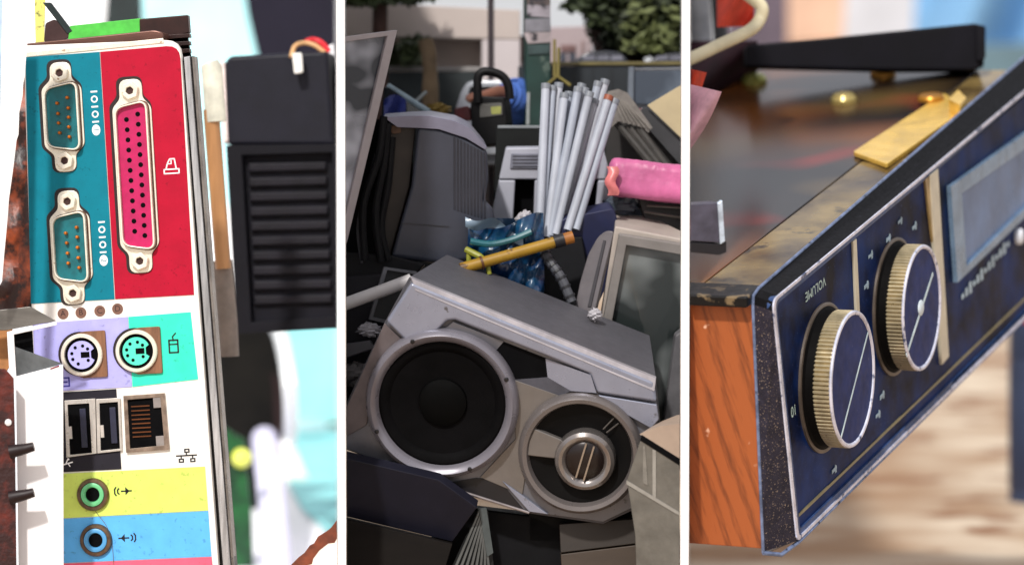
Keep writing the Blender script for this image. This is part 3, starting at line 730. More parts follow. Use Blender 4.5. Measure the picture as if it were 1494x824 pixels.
# right CRT monitor
Q = Fr(930, 480, 5.26, yaw=6, pitch=12, roll=-10)
cm = thing('crt_monitor', 'beige tube monitor with painted reflections on a grey screen, right behind the loudspeaker', 'monitor', W(930, 660, 5.3))
beige = M('aged_beige_plastic', (214, 202, 192), .45, var=.1, scale=20, bump=.04)
bez = M('grey_beige_plastic', (156, 150, 146), .45, var=.1, scale=20)
of = Q.P([(904, 342), (1030, 362), (1010, 680), (846, 650)], 0)
inn = Q.P([(914, 358), (1016, 376), (985, 655), (862, 634)], 0)
build('casing', MB().loft(Q, [[(x, y, -150) for x, y in Q.P([(898, 312), (950, 315), (960, 560), (872, 560)], -150)], [(x, y, -14) for x, y in Q.P([(897, 330), (1034, 356), (1014, 690), (842, 660)], -14)]]), beige, cm, bev=3)
build('bezel', MB().band(Q, of, inn, -14, 0), bez, cm, bev=2)
sc_ = MB(); pts = rnd(Q.P([(910, 355), (1020, 373), (988, 660), (858, 638)], -8), 10, 4)
c_ = Vector((sum(p[0] for p in pts) / len(pts), sum(p[1] for p in pts) / len(pts)))
rings = [[(c_.x + (p[0] - c_.x) * k, c_.y + (p[1] - c_.y) * k, -14 + 9 * (1 - k * k)) for p in pts] for k in (1, .85, .65, .4, .15)]
sc_.loft(Q, rings)
build('screen', sc_, M('crt_reflection_glass', (50, 57, 57), .18, var=.3, scale=8, rgb2=(140, 146, 146), lo=.5, hi=.6, coat=.4, detail=2), cm)  # lighter patches are reflections mixed into the screen colour
build('right_flank', MB().pxprism(Q, [(985, 490), (1010, 470), (1005, 640), (968, 620)], -6, 14), M('grey_flank', (120, 118, 122), .45), cm, bev=3)
sh_ = thing('curved_grey_shell', 'curved grey plastic shell leaning on the left side of the tube monitor', 'casing', W(860, 460, 5.24))
Sh = Fr(860, 400, 5.24, yaw=-20, roll=-16)
build('shell', MB().pxprism(Sh, [(872, 345), (884, 336), (896, 337), (880, 400), (866, 462), (838, 450), (846, 410), (858, 370)], -12, 0, 6), M('shell_grey', (120, 114, 118), .4, var=.15), sh_, bev=2)
build('groove', MB().pxprism(Sh, [(880, 350), (884, 351), (862, 448), (857, 447)], 0, 2), M('groove_dark', (60, 57, 64), .5), sh_, bev=.6)
def crumple(name, u, v, d, rx, ry, mat, label, cat, n=90, seed=1, amp=.35):
    rng = random.Random(seed); mb = MB(); o = W(u, v, d); k = d / FPX
    ph = [(rng.uniform(2, 7), rng.uniform(2, 7), rng.uniform(0, 6)) for _ in range(5)]
    def f(a, b):
        th, z = a * 2 * math.pi, (b - .5) * math.pi
        r = 1 + amp * sum(math.sin(p * th * (1 if i % 2 else 2) // 1 * 0 + round(p) * th + q * z * 2 + s) for i, (p, q, s) in enumerate(ph)) / 3
        return o + k * (XR * (rx * r * math.cos(z) * math.cos(th)) + UP * (ry * r * math.sin(z)) - FW * (min(rx, ry) * r * math.cos(z) * math.sin(th)))
    mb.grid(f, 18, 12)
    return solo(name, mb, mat, label, cat, sharp=20)
wpaper = M('crumpled_white_paper', (214, 210, 216), .6, var=.05)
crumple('crumpled_paper', 868, 459, 5.12, 10, 8, wpaper, 'tiny ball of white paper on the top edge of the loudspeaker', 'paper', seed=3)
crumple('crumpled_paper', 765, 324, 5.27, 13, 14, wpaper, 'white crumpled paper in the mouth of the blue bag', 'paper', seed=5)
crumple('crumpled_paper', 540, 481, 5.12, 16, 9, wpaper, 'white crumpled paper left of the loudspeaker', 'paper', seed=8)
crumple('crumpled_paper', 522, 548, 5.12, 24, 16, M('grey_paper', (128, 122, 120), .7), 'grey crumpled paper by the lower left edge of the loudspeaker', 'paper', seed=9)

# pieces to the left of the loudspeaker
solo('white_rod', MB().tube([W(480, 452, 5.06), W(560, 423, 5.07), W(600, 408, 5.08)], .0095, 14), M('white_rod', (236, 232, 232), .4, var=.06), 'white plastic rod pointing at the top left corner of the loudspeaker', 'rod')
gf = thing('grey_wire_frame', 'small grey rectangular frame behind the white rod', 'frame', W(570, 470, 5.14))
Gf = Fr(570, 430, 5.14, yaw=14, roll=-4)
build('frame', MB().band(Gf, Gf.P([(560, 389), (608, 396), (590, 478), (538, 466)], 0), Gf.P([(565, 394), (603, 400), (586, 472), (544, 462)], 0), -4, 2), M('frame_grey', (118, 118, 124), .4, .3), gf, bev=.6)
build('backing', MB().pxprism(Gf, [(562, 392), (606, 398), (588, 476), (540, 464)], -14, -10), M('frame_backing', (26, 26, 30), .5), gf)
solo('dark_flat_case', MB().pxprism(Fr(530, 470, 5.2, roll=6), [(480, 405), (575, 398), (560, 500), (540, 620), (480, 640)], -60, 0), M('charcoal_case', (36, 34, 40), .6, spec=.2, var=.3, scale=16), 'charcoal flat case at the left behind the crumpled paper', 'case', bev=3)
solo('dark_grey_ledge', MB().pxprism(Fr(520, 520, 5.1, roll=-10), [(480, 505), (540, 496), (548, 508), (500, 524), (480, 526)], -20, 0), M('ledge_grey', (84, 82, 88), .5, var=.2), 'thin grey ledge of plastic between the two crumpled papers at the left', 'plastic strip', bev=2)
solo('black_keyboard_tray', MB().pxprism(Fr(540, 400, 5.22, roll=4), [(480, 365), (570, 372), (620, 385), (600, 410), (480, 425)], -60, 0), M('black_keyboard_tray', (18, 17, 21), .6, spec=.2, var=.3), 'black tray under the grey monitor casing at the left', 'tray', bev=3)

# flat screen at the left
fl_ = thing('flat_screen', 'flat screen in a pale frame with painted glass reflections, far left of the heap', 'screen', W(530, 360, 5.15))
V = Fr(530, 190, 5.16, yaw=25, pitch=-4, roll=-13)
ou = V.P([(470, 58), (579, 44), (552, 160), (506, 352), (470, 470)], 0)
nn = V.P([(471, 66), (564, 53), (539, 160), (496, 345), (471, 440)], 0)
build('frame', MB().band(V, ou, nn, -12, 3), M('pale_pinkish_frame', (190, 180, 182), .4, var=.06), fl_, bev=1.5)
build('glass', MB().prism(V, nn, -8, -4), M('reflection_blotched_glass', (40, 44, 54), .3, var=.3, scale=6, rgb2=(236, 238, 250), lo=.4, hi=.54, detail=3, coat=.3), fl_)  # pale blotches put a cloudy reflection into the glass colour
build('back_shell', MB().pxprism(V, [(474, 62), (575, 48), (550, 160), (505, 348), (474, 460)], -50, -12), black, fl_, bev=3)
cb = thing('black_cable_bunch', 'bunch of black cables hanging between the flat screen and the grey casing', 'cables', W(545, 385, 5.2))
for k, pts in enumerate((((560, 170), (552, 230), (530, 300), (532, 380)), ((566, 180), (560, 240), (548, 310), (556, 382)), ((572, 200), (566, 270), (556, 330), (566, 380)), ((556, 200), (536, 270), (522, 330), (528, 384)))):
    build('cable', MB().tube(smooth_path([W(u, v, 5.19 + .01 * k) for u, v in pts]), .006 if k != 3 else .0022, 10), M('cable_black', (15, 15, 18), .6, spec=.15) if k != 3 else M('cable_grey', (74, 74, 80), .45), cb)
solo('black_back_panel', MB().pxprism(Fr(545, 280, 5.3), [(490, 170), (600, 178), (606, 390), (490, 390)], -20, 0), M('black_back_panel', (9, 9, 11), .7, spec=.1), 'black panel behind the cables at the left', 'panel')

# grey curved monitor casing
cg = thing('grey_monitor_casing', 'large dark grey curved monitor casing with vent slots, left behind the loudspeaker', 'monitor', W(640, 384, 5.25))
H = Fr(640, 280, 5.24, yaw=8, pitch=8)
gcm = M('slate_grey_plastic', (70, 74, 88), .42, var=.12, scale=14, bump=.04)
prof = [(609, 184), (640, 187), (668, 196), (690, 206), (710, 218), (712, 262), (707, 292), (718, 302), (728, 345), (722, 374), (650, 386), (570, 376), (584, 325), (600, 270)]
pf = H.P(prof, 0)
mid = H.P([(u, v) for u, v in prof], -10)
build('casing', MB().loft(H, [[(x, y, -110) for x, y in H.P([(615, 176), (640, 172), (668, 180), (686, 190), (704, 204), (706, 262), (702, 292), (710, 302), (716, 340), (712, 360), (650, 370), (580, 366), (590, 325), (604, 270)], -110)],
      [(x, y, -8) for x, y in mid], [(x * .985 + .3, y * .985, 0) for x, y in pf]]), gcm, cg, bev=6, seg=4)
build('top_hood', MB().loft(H, [[(x, y, -100) for x, y in H.P([(562, 166), (600, 163), (630, 162), (664, 168), (684, 178), (706, 205), (700, 206), (676, 196), (640, 186), (609, 184), (580, 184)], -100)],
      [(x, y, 4) for x, y in H.P([(559, 171), (596, 169), (626, 169), (662, 176), (684, 186), (711, 215), (708, 219), (680, 202), (640, 189), (609, 187), (580, 186)], 4)]]), M('hood_highlight', (142, 140, 160), .35, var=.08), cg, bev=1)  # paler than the casing: the highlight on its curved top is in the colour
build('side_recess', MB().pxprism(H, [(564, 184), (607, 186), (598, 272), (570, 372), (556, 372), (560, 260)], -60, -20), M('brown_black_recess', (44, 36, 32), .5, var=.4, scale=20), cg, bev=2)
build('tan_patch', MB().pxprism(H, [(567, 184), (584, 182), (586, 194), (572, 196)], -20, -12, 3), M('tan_foam', (112, 82, 62), .7), cg, bev=1)
for k in range(10):
    u = 662 + k * 4.9; vt = 199 + k * 2.6
    build('vent_slat', MB().pxprism(H, [(u, vt), (u + 2.2, vt + 1), (u + 2.4, 306 + k * 1.5), (u + .2, 306 + k * 1.5)], -2, 1.6), M('slat_dark', (52, 53, 64), .45), cg, bev=.4)
build('lower_seam', MB().pxprism(H, [(586, 325), (655, 330), (655, 331.5), (586, 326.5)], 0, 1), M('seam_grey', (52, 53, 62), .5), cg)

# pale monitor frame with black openings behind the tubes
mf = thing('pale_grey_monitor_shell', 'pale grey monitor shell with black openings standing behind the white tubes', 'monitor', W(800, 330, 5.5))
F_ = Fr(800, 260, 5.48, pitch=6)
pgm = M('pale_blue_grey_plastic', (206, 208, 222), .42, var=.08, scale=14)
for nm, uv in (('upper_face', [(738, 216), (880, 214), (892, 262), (728, 262)]), ('left_leg', [(728, 263), (752, 263), (748, 330), (714, 330)]), ('middle_leg', [(780, 263), (850, 263), (850, 330), (778, 330)]), ('right_leg', [(872, 263), (890, 263), (896, 330), (866, 330)])):
    build(nm, MB().pxprism(F_, uv, -40, 0), pgm, mf, bev=3, seg=3)
build('dark_opening', MB().pxprism(F_, [(740, 258), (885, 258), (885, 332), (735, 332)], -40, -30), void, mf)
build('inset_panel', MB().pxprism(F_, [(746, 224), (786, 224), (786, 246), (744, 246)], 0, 3), M('inset_grey', (150, 152, 168), .45), mf, bev=1)
for k in range(4):
    build('vent_line', MB().pxprism(F_, [(748, 227 + k * 5), (785, 227 + k * 5), (785, 228.6 + k * 5), (748, 228.6 + k * 5)], 3, 4), M('vent_line', (92, 94, 106), .5), mf)
dbx = thing('dark_slot_unit', 'dark box with a pale top edge behind the grey monitor shell', 'box', W(760, 260, 5.6))
F2 = Fr(760, 200, 5.58)
build('body', MB().pxprism(F2, [(724, 188), (800, 188), (800, 300), (720, 300)], -60, 0), M('dark_unit', (22, 25, 25), .6, spec=.2), dbx, bev=2)
build('top_edge', MB().pxprism(F2, [(726, 183), (800, 183), (800, 187.5), (726, 187.5)], -50, 2), M('pale_edge_grey', (146, 152, 156), .4), dbx, bev=.8)

# white tubes
tube_m = [M('white_tube_%d' % i, c, .5, var=.16, scale=30, bump=.02, stretch=(1, 1, .15)) for i, c in enumerate(((206, 212, 226), (192, 200, 216), (216, 220, 232)))]
tubes = [((796, 128), (786, 345), 5.32, 'leftmost of the white tubes, standing almost upright'), ((806, 131), (790, 345), 5.34, 'second white tube from the left of the bundle'),
         ((815, 127), (794, 346), 5.36, 'third white tube from the left of the bundle'), ((823, 142), (798, 346), 5.33, 'shorter white tube, fourth from the left of the bundle'),
         ((843, 133), (802, 344), 5.33, 'white tube in the middle of the bundle, right of the gap'), ((853, 134), (806, 343), 5.36, 'white tube just right of the middle of the bundle'),
         ((859, 140), (810, 342), 5.33, 'white tube in the right half of the bundle, in front of taller ones'), ((872, 125), (816, 340), 5.37, 'tall white tube behind the right half of the bundle'),
         ((882, 122), (824, 338), 5.38, 'tallest white tube of the bundle, tilted to the right'), ((887, 145), (828, 336), 5.32, 'white tube with an orange end at the right of the bundle'),
         ((830, 140), (800, 345), 5.37, 'white tube standing in the shadow of the gap in the bundle'), ((866, 150), (813, 341), 5.36, 'short white tube low between the right hand tubes'), ((801, 134), (788, 345), 5.36, 'white tube half hidden behind the two leftmost tubes'),
         ((848, 128), (798, 345), 5.385, 'thin white tube at the back in the middle of the bundle'), ((838, 146), (796, 346), 5.385, 'dim white tube deep in the middle of the bundle'), ((878, 140), (820, 339), 5.39, 'white tube at the back between the two tallest tubes'),
         ((896, 150), (840, 335), 5.33, 'rightmost white tube of the bundle, tilted the most')]
for k, (a, b, d, lab) in enumerate(tubes):
    t_ = thing('white_tube', lab, 'tube', W(b[0], b[1], d), 'white tubes in the bundle')
    rad = .0058 if k in (1, 5) else .0066
    build('shaft', MB().tube([W(a[0], a[1], d + .06), W((a[0] + b[0]) / 2, (a[1] + b[1]) / 2, d + .03), W(b[0], b[1], d)], rad, 12), tube_m[k % 3], t_)
    e0, e1 = W(a[0], a[1], d + .06), W(b[0], b[1], d)
    dr = (e0 - e1).normalized()
    build('end_cap', MB().tube([e0 - dr * .002, e0 + dr * .006], rad * 1.12, 12), M('orange_cap', (176, 96, 66), .5) if k == 9 else M('grey_cap', (150, 156, 166), .4), t_)

# pink bundle, grey sheeting, cream panel
pk = thing('pink_wrapped_bundle', 'long bundle wrapped in pink plastic at the right edge of the heap', 'bundle', W(950, 295, 5.35))
rngp = random.Random(4)
def pinkf(a, b):
    th = b * 2 * math.pi
    s = a
    endr = 1 if s > .09 else math.sqrt(max(.03, 1 - ((.09 - s) / .09) ** 2))
    cu, cv = 886 + 140 * s, 257 + 16 * s
    ru = 1 + .016 * math.sin(s * 13 + 3 * th) + .012 * abs(math.sin(s * 31 - 2 * th)) + .014 * math.sin(7 * th + s * 6) + .01 * math.sin(s * 71 + 5 * th)
    sq = (abs(math.cos(th)) ** 6 + abs(math.sin(th)) ** 6) ** (-1 / 6)
    return W(cu, cv, 5.36) + 5.36 / FPX * endr * ru * sq * (UP * (27 * math.sin(th)) - FW * (32 * math.cos(th)))
build('wrap', MB().grid(pinkf, 40, 28), M('pink_plastic_wrap', (236, 122, 178), .4, var=.25, scale=14, bump=.8, bscale=22), pk, sharp=50)
eb = MB(); Ep = Fr(890, 262, 5.33)
build('salmon_end', MB().grid(lambda a, b: Ep.w(-6 + 16 * a + 3 * math.sin(b * 9), 18 - 42 * b, 30 + 6 * math.sin(a * 3.1) * math.sin(b * 3.1)), 8, 10), M('salmon_wrap', (240, 136, 136), .35, bump=.3, bscale=60), pk)
solo('dark_rack', MB().pxprism(Fr(960, 305, 5.42, roll=-4), [(930, 286), (1030, 296), (1030, 370), (950, 350)], -50, 0), M('dark_rack', (42, 40, 40), .5, var=.4, scale=30), 'dark metal rack under the pink bundle', 'rack', bev=2)
rk = thing('thin_grey_rails', 'pair of thin grey rails sticking out under the pink bundle', 'rails', W(965, 312, 5.39))
for k, (a, b) in enumerate((((944, 300), (1010, 304)), ((940, 309), (1010, 320)))):
    build('rail', MB().tube([W(*a, 5.39), W(*b, 5.39)], .002, 8), M('rail_thin', (120, 116, 110), .35, .4), rk)
crumple('grey_blue_bag', 905, 300, 5.44, 26, 14, M('grey_blue_plastic', (80, 90, 104), .4, var=.3), 'grey blue crumpled bag below the left end of the pink bundle', 'bag', seed=12, amp=.2)
cs = Fr(918, 165, 5.62, yaw=12, roll=-4)
sh2 = thing('grey_corrugated_sheet', 'worn grey corrugated sheet leaning right of the white tubes', 'sheet', W(920, 230, 5.65))
rs = random.Random(6)
build('sheet', MB().loft(cs, [[p + (-4,) for p in cs.P([(888, 136), (902, 131), (914, 137), (950, 188), (944, 193), (936, 188), (926, 182), (900, 178), (893, 184)], 0)], [p + (0,) for p in cs.P([(886, 134), (902, 130), (916, 136), (952, 186), (946, 194), (938, 187), (928, 183), (902, 177), (892, 186)], 0)]]), M('worn_grey_sheet', (142, 136, 130), .6, var=.25, scale=40, bump=.3, bscale=120), sh2)
for k in range(6):
    build('rib', MB().tube([cs.w(*cs.px(894 + k * 4, 138 + k * 2.5, 2), 2), cs.w(*cs.px(910 + k * 7.5, 180 + k * 1.5, 2), 2)], .0016, 6), M('sheet_rib', (162, 156, 148), .6), sh2)
solo('dark_panel_stack', MB().pxprism(Fr(930, 210, 5.72), [(885, 176), (930, 180), (960, 185), (1030, 250), (1030, 300), (880, 300)], -40, 0), M('dark_brown_panel', (46, 42, 40), .6, var=.4, scale=30, stretch=(1, 1, .2)), 'dark stack of panels below the grey corrugated sheet', 'panels', bev=2)
ds = thing('dark_slat_bundle', 'three dark slats leaning behind the pink bundle', 'slats', W(930, 230, 5.6))
for k in range(3):
    build('slat', MB().tube([W(900 + k * 16, 180 + k * 4, 5.64), W(950 + k * 12, 240 + k * 3, 5.6)], .006, 8), M('slat_brown_grey', (70, 66, 62), .6, var=.3), ds)
cpl = Fr(980, 165, 5.66, yaw=-10)
ct = thing('cream_board', 'tilted cream coloured board at the right edge above the pink bundle', 'board', W(985, 210, 5.7))
build('face', MB().pxprism(cpl, [(944, 154), (1004, 118), (1050, 200), (1000, 208)], -10, 0), M('cream_board', (222, 202, 160), .6, var=.06), ct, bev=1)
build('dark_side', MB().pxprism(cpl, [(943, 156), (1000, 210), (1000, 250), (925, 165)], -40, -11), M('dark_board_side', (54, 54, 58), .5), ct, bev=1)

# blue bag, yellow bar, navy box, strap
bg_ = thing('blue_plastic_bag', 'torn blue plastic bag behind the top of the loudspeaker', 'bag', W(735, 450, 5.25))
B_ = Fr(735, 380, 5.26, yaw=6)
def bagf(a, b):
    u, v = 682 + 112 * a, 322 + 140 * b + 12 * math.sin(a * 5) * (1 - b)
    z = 26 * math.sin(a * 3.14) + 7 * math.sin(a * 17 + b * 7) + 6 * math.sin(b * 13 - a * 9) + 4 * math.sin(a * 37 + b * 23)
    x, y = B_.px(u, v, 0)
    return B_.w(x, y, z)
bag_m = M('blue_bag_plastic', (10, 44, 92), .3, var=.4, scale=22, rgb2=(14, 84, 124), bump=.4, bscale=60, coat=.3)
build('front', MB().grid(bagf, 30, 26), bag_m, bg_, sharp=60)
def flap(a, b):
    u, v = 676 + 84 * a, 317 + 26 * a * a + 14 * b + 5 * math.sin(a * 9)
    x, y = B_.px(u, v, 0); return B_.w(x, y, 30 + 8 * math.sin(a * 6 + b * 2) - 6 * b)
build('pale_rim', MB().grid(flap, 20, 4), M('pale_bag_rim', (140, 164, 186), .35, coat=.3, var=.15), bg_)
build('inner_back', MB().grid(lambda a, b: B_.w(*B_.px(684 + 90 * a, 318 + 30 * b, 0), -20 + 5 * math.sin(a * 14)), 14, 5), M('bag_inside', (12, 40, 66), .4), bg_)
build('teal_fold', MB().tube(smooth_path([B_.w(*B_.px(u, v, 40), 40) for u, v in ((686, 352), (715, 356), (745, 350), (775, 338))]), [.005] * 19, 8), M('bag_teal_fold', (40, 116, 128), .3, coat=.3), bg_)
yb = thing('yellow_bar', 'yellow metal bar with black tape lying across the blue bag', 'bar', W(760, 395, 5.18))
p0, p1 = W(672, 392, 5.16), W(834, 346, 5.2)
dirv = (p1 - p0)
yel = M('worn_yellow_paint', (190, 146, 36), .45, var=.15, scale=25, spot=(120, 84, 30), spot_amt=.03, spot_scale=50)
build('shaft', MB().tube([p0, p0 + dirv * .5, p1], .0085, 14), yel, yb)
build('orange_tip', MB().tube([p0 + dirv * .93, p1 + dirv * .012], .0092, 14), M('orange_tip', (192, 120, 42), .5), yb)
build('black_tape', MB().tube([p0 + dirv * .84, p0 + dirv * .93], .0102, 14), black, yb)
build('brown_collar', MB().tube([p0 + dirv * .18, p0 + dirv * .2], .0105, 14), M('brown_collar', (110, 64, 26), .5), yb)
yk = thing('lime_yellow_bracket', 'lime yellow bent bracket under the left end of the yellow bar', 'bracket', W(695, 405, 5.18))
build('bend', MB().tube([W(680, 364, 5.2), W(700, 374, 5.18), W(706, 380, 5.18)], .005, 8), M('lime_yellow', (168, 170, 50), .5), yk)
build('leg', MB().tube([W(684, 366, 5.2), W(684, 395, 5.2)], .004, 8), M('lime_yellow', (168, 170, 50)), yk)
build('leg', MB().tube([W(711, 384, 5.18), W(714, 400, 5.18)], .0036, 8), M('lime_yellow', (168, 170, 50)), yk)
solo('navy_box', MB().pxprism(Fr(845, 370, 5.36, roll=-10, yaw=10, pitch=15), [(806, 330), (826, 318), (896, 304), (912, 360), (870, 450), (842, 420), (822, 370)], -40, 0, 5), M('navy_plastic', (46, 52, 92), .5, var=.2, scale=20), 'navy blue box behind the end of the yellow bar', 'box', bev=3)
st = thing('grey_black_hose', 'grey and black ribbed hose hanging below the end of the yellow bar', 'hose', W(810, 430, 5.22))
path = smooth_path([W(788, 352, 5.24), W(800, 378, 5.23), (W(818, 404, 5.22)), W(834, 440, 5.22)])
build('hose', MB().tube(path, .0075, 10), M('hose_grey', (92, 94, 102), .4), st)
for k in range(2, len(path) - 1, 2):
    d_ = (path[k + 1] - path[k]).normalized()
    build('rib', MB().tube([path[k], path[k] + d_ * .003], .0092, 10), M('hose_rib', (44, 44, 50), .45), st)
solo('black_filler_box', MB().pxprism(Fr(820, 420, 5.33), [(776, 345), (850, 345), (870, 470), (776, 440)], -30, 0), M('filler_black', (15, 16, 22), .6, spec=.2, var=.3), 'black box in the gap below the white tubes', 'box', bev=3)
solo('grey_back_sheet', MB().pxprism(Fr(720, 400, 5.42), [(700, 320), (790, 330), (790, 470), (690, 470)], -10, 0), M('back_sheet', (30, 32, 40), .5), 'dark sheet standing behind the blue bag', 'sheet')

# middle distance: windscreen, chain saw, person, car
ws_ = thing('windscreen_frame', 'old windscreen with a pale blue edge behind the grey casing', 'windscreen', W(600, 175, 5.8))
build('pale_edge', MB().tube([W(566, 126, 5.85), W(626, 164, 5.8)], .0052, 8), M('pale_blue_trim', (150, 172, 184), .4), ws_)
build('glass', MB().pxprism(Fr(590, 160, 5.82), [(560, 128), (568, 128), (626, 168), (626, 180), (555, 180)], -4, -1), M('windscreen_glass', (34, 40, 46), .12, coat=.5, var=.3), ws_)
solo('blue_cloth', MB().grid(lambda a, b: W(560 + 32 * a, 146 + 34 * b - 8 * math.sin(a * 3.1), 5.78 + .02 * math.sin(a * 9 + b * 5)), 10, 8), M('royal_blue_cloth', (52, 66, 150), .7, var=.3, scale=30), 'royal blue cloth behind the windscreen edge at the left', 'cloth')
crumple('yellow_rag', 640, 160, 5.9, 15, 8, M('yellow_rag', (150, 122, 44), .7, var=.3), 'dull yellow rag above the grey monitor casing', 'rag', seed=21)
solo('thin_white_stick', MB().tube([W(605, 150, 5.95), W(622, 134, 5.97)], .0028, 8), M('thin_stick', (150, 158, 160), .5), 'thin pale stick crossing the dark fence near the tree trunk', 'stick')

sw = thing('chain_saw', 'black power saw with a big loop handle behind the grey casing', 'saw', W(712, 205, 5.72))
Z_ = Fr(712, 160, 5.72, yaw=-10)
sb = M('saw_black', (11, 10, 13), .5, var=.2, spec=.2)
build('handle', MB().tube(smooth_path([W(697, 150, 5.72), W(697, 116, 5.72), W(703, 106, 5.72), W(716, 105, 5.72), W(732, 111, 5.72), W(741, 124, 5.72), W(744, 145, 5.72)]), [.0072] * 37, 12), sb, sw)
build('body', MB().pxprism(Z_, [(686, 150), (700, 140), (736, 142), (740, 182), (724, 212), (700, 214), (688, 190)], -50, 0, 4), sb, sw, bev=3, seg=3)
build('label_plate', MB().pxprism(Z_, [(700, 152), (732, 150), (733, 168), (700, 172)], 0, 2, 2), M('saw_grey_plate', (112, 110, 106), .4, .2, var=.3), sw, bev=.6)
build('lime_patch', MB().pxprism(Z_, [(716, 156), (731, 155), (731, 166), (717, 167)], 2, 3, 2), M('lime_patch', (176, 178, 92), .5, var=.25, scale=70), sw)
build('red_guard', MB().pxprism(Z_, [(664, 158), (684, 154), (688, 176), (668, 176)], -20, -6, 5), M('dark_red_plastic', (110, 30, 36), .4, var=.3), sw, bev=2)

skin = M('brown_skin', (150, 96, 74), .55, var=.12)
pe = thing('person', 'person in a blue shirt bending forward and reaching left over the scrap', 'person', W(760, 260, 6.2))
def skin_body():
    d = 6.2
    J = {'pelvis': (W(786, 215, 6.3), .034), 'waist': (W(775, 190, 6.28), .032), 'chest': (W(760, 160, 6.22), .036), 'neck': (W(738, 150, 6.2), .015), 'head': (W(728, 156, 6.18), .023), 'crown': (W(719, 164, 6.17), .018),
         'sh_r': (W(750, 144, 6.15), .02), 'el_r': (W(730, 134, 6.1), .0125), 'wr_r': (W(703, 141, 6.02), .009), 'palm_r': (W(694, 142, 6.0), .009),
         'sh_l': (W(764, 150, 6.32), .02), 'el_l': (W(756, 190, 6.34), .013), 'wr_l': (W(740, 205, 6.3), .009), 'palm_l': (W(733, 208, 6.29), .009),
         'hip_r': (W(778, 222, 6.26), .028), 'kn_r': (W(776, 330, 6.22), .02), 'an_r': (W(786, 440, 6.3), .013), 'toe_r': (W(770, 455, 6.24), .01),
         'hip_l': (W(796, 222, 6.36), .028), 'kn_l': (W(796, 330, 6.34), .02), 'an_l': (W(806, 440, 6.4), .013), 'toe_l': (W(790, 455, 6.34), .01)}
    E_ = ['pelvis waist', 'waist chest', 'chest neck', 'neck head', 'head crown', 'chest sh_r', 'sh_r el_r', 'el_r wr_r', 'wr_r palm_r', 'chest sh_l', 'sh_l el_l', 'el_l wr_l', 'wr_l palm_l',
          'pelvis hip_r', 'hip_r kn_r', 'kn_r an_r', 'an_r toe_r', 'pelvis hip_l', 'hip_l kn_l', 'kn_l an_l', 'an_l toe_l']
    for s in 'rl':
        p = J['palm_' + s][0]
        for i, (du, dv, dd) in enumerate(((-9, -4, 0), (-11, -1.5, -.005), (-11, 1.5, -.01), (-9, 4, -.01), (-4, 6, .0))):
            k = 6.0 / FPX
            J['f%d%s' % (i, s)] = (p + XR * du * k * .6 - UP * dv * k * .8 + FW * dd, .0042)
            J['g%d%s' % (i, s)] = (p + XR * du * k * 1.25 - UP * (dv * 1.1 + 2.5) * k + FW * dd, .0032)
            E_ += ['palm_%s f%d%s' % (s, i, s), 'f%d%s g%d%s' % (i, s, i, s)]
    names = list(J); off = Vector(pe['_loc'])
    me = bpy.data.meshes.new('body')
    me.from_pydata([tuple(J[n][0] - off) for n in names], [tuple(names.index(x) for x in e.split()) for e in E_], [])
    ob = bpy.data.objects.new('body', me); scene.collection.objects.link(ob)
    md = ob.modifiers.new('skin', 'SKIN'); md.use_smooth_shade = True
    for i, n in enumerate(names):
        sv = me.skin_vertices[0].data[i]; sv.radius = (J[n][1],) * 2; sv.use_root = (n == 'pelvis')
    sd = ob.modifiers.new('sub', 'SUBSURF'); sd.levels = sd.render_levels = 2
    dg = bpy.context.evaluated_depsgraph_get()
    m2 = bpy.data.meshes.new_from_object(ob.evaluated_get(dg))
    ob.modifiers.clear(); ob.data = m2
    m2.materials.clear(); m2.materials.append(skin)
    m2.polygons.foreach_set('use_smooth', [True] * len(m2.polygons))
    ob.parent = pe
    return ob
skin_body()
shirt = M('blue_shirt_cloth', (80, 124, 216), .75, var=.12, scale=40, bump=.3, bscale=60)
build('shirt', MB().tube(smooth_path([W(784, 208, 6.29), W(774, 190, 6.27), W(762, 164, 6.22), W(752, 148, 6.19), W(744, 146, 6.19)]), [.052, .052, .052, .051, .051, .05, .05, .05, .05, .05, .05, .05, .05, .049, .047, .045, .043, .041, .04, .036, .033, .03, .027, .024, .02], 20), shirt, pe)
build('sleeve', MB().tube(smooth_path([W(758, 150, 6.17), W(748, 142, 6.14), W(738, 138, 6.115)]), [.026] * 6 + [.024] * 3 + [.021] * 4, 16), shirt, pe)
build('trousers', MB().tube(smooth_path([W(786, 205, 6.3), W(786, 240, 6.3), W(786, 330, 6.29), W(794, 438, 6.34)]), [.05] * 10 + [.045] * 9, 18), M('dark_trousers', (36, 38, 52), .8), pe)
build('hair', MB().lathe(Fr(723, 160, 6.17), 0, 0, [(1, -24), (16, -18), (22, -4), (20, 8), (10, 18), (.5, 20)], 18), M('black_hair', (16, 14, 14), .7), pe)

wc = thing('white_car', 'white car seen from behind, parked beyond the black saw', 'car', W(712, 210, 6.6))
Wc = Fr(712, 150, 6.25, yaw=-8)
cw = M('white_car_paint', (200, 204, 212), .25, var=.04, coat=.6)
build('body', MB().pxprism(Wc, [(664, 160), (672, 134), (680, 121), (692, 117), (760, 117), (776, 124), (784, 150), (786, 240), (662, 240)], -260, 0, 5), cw, wc, bev=6, seg=3)
build('rear_window', MB().pxprism(Wc, [(686, 126), (766, 125), (774, 148), (680, 148)], 0, 4, 4), M('car_glass_dark', (12, 12, 16), .15, spec=.3), wc, bev=1)
build('tail_light', MB().pxprism(Wc, [(664, 158), (676, 156), (678, 178), (664, 180)], 0, 6, 3), M('tail_light_red', (130, 24, 30), .2, coat=.5), wc, bev=1)
build('tail_light', MB().pxprism(Wc, [(775, 156), (785, 158), (786, 180), (774, 178)], 0, 6, 3), M('tail_light_red', (130, 24, 30)), wc, bev=1)
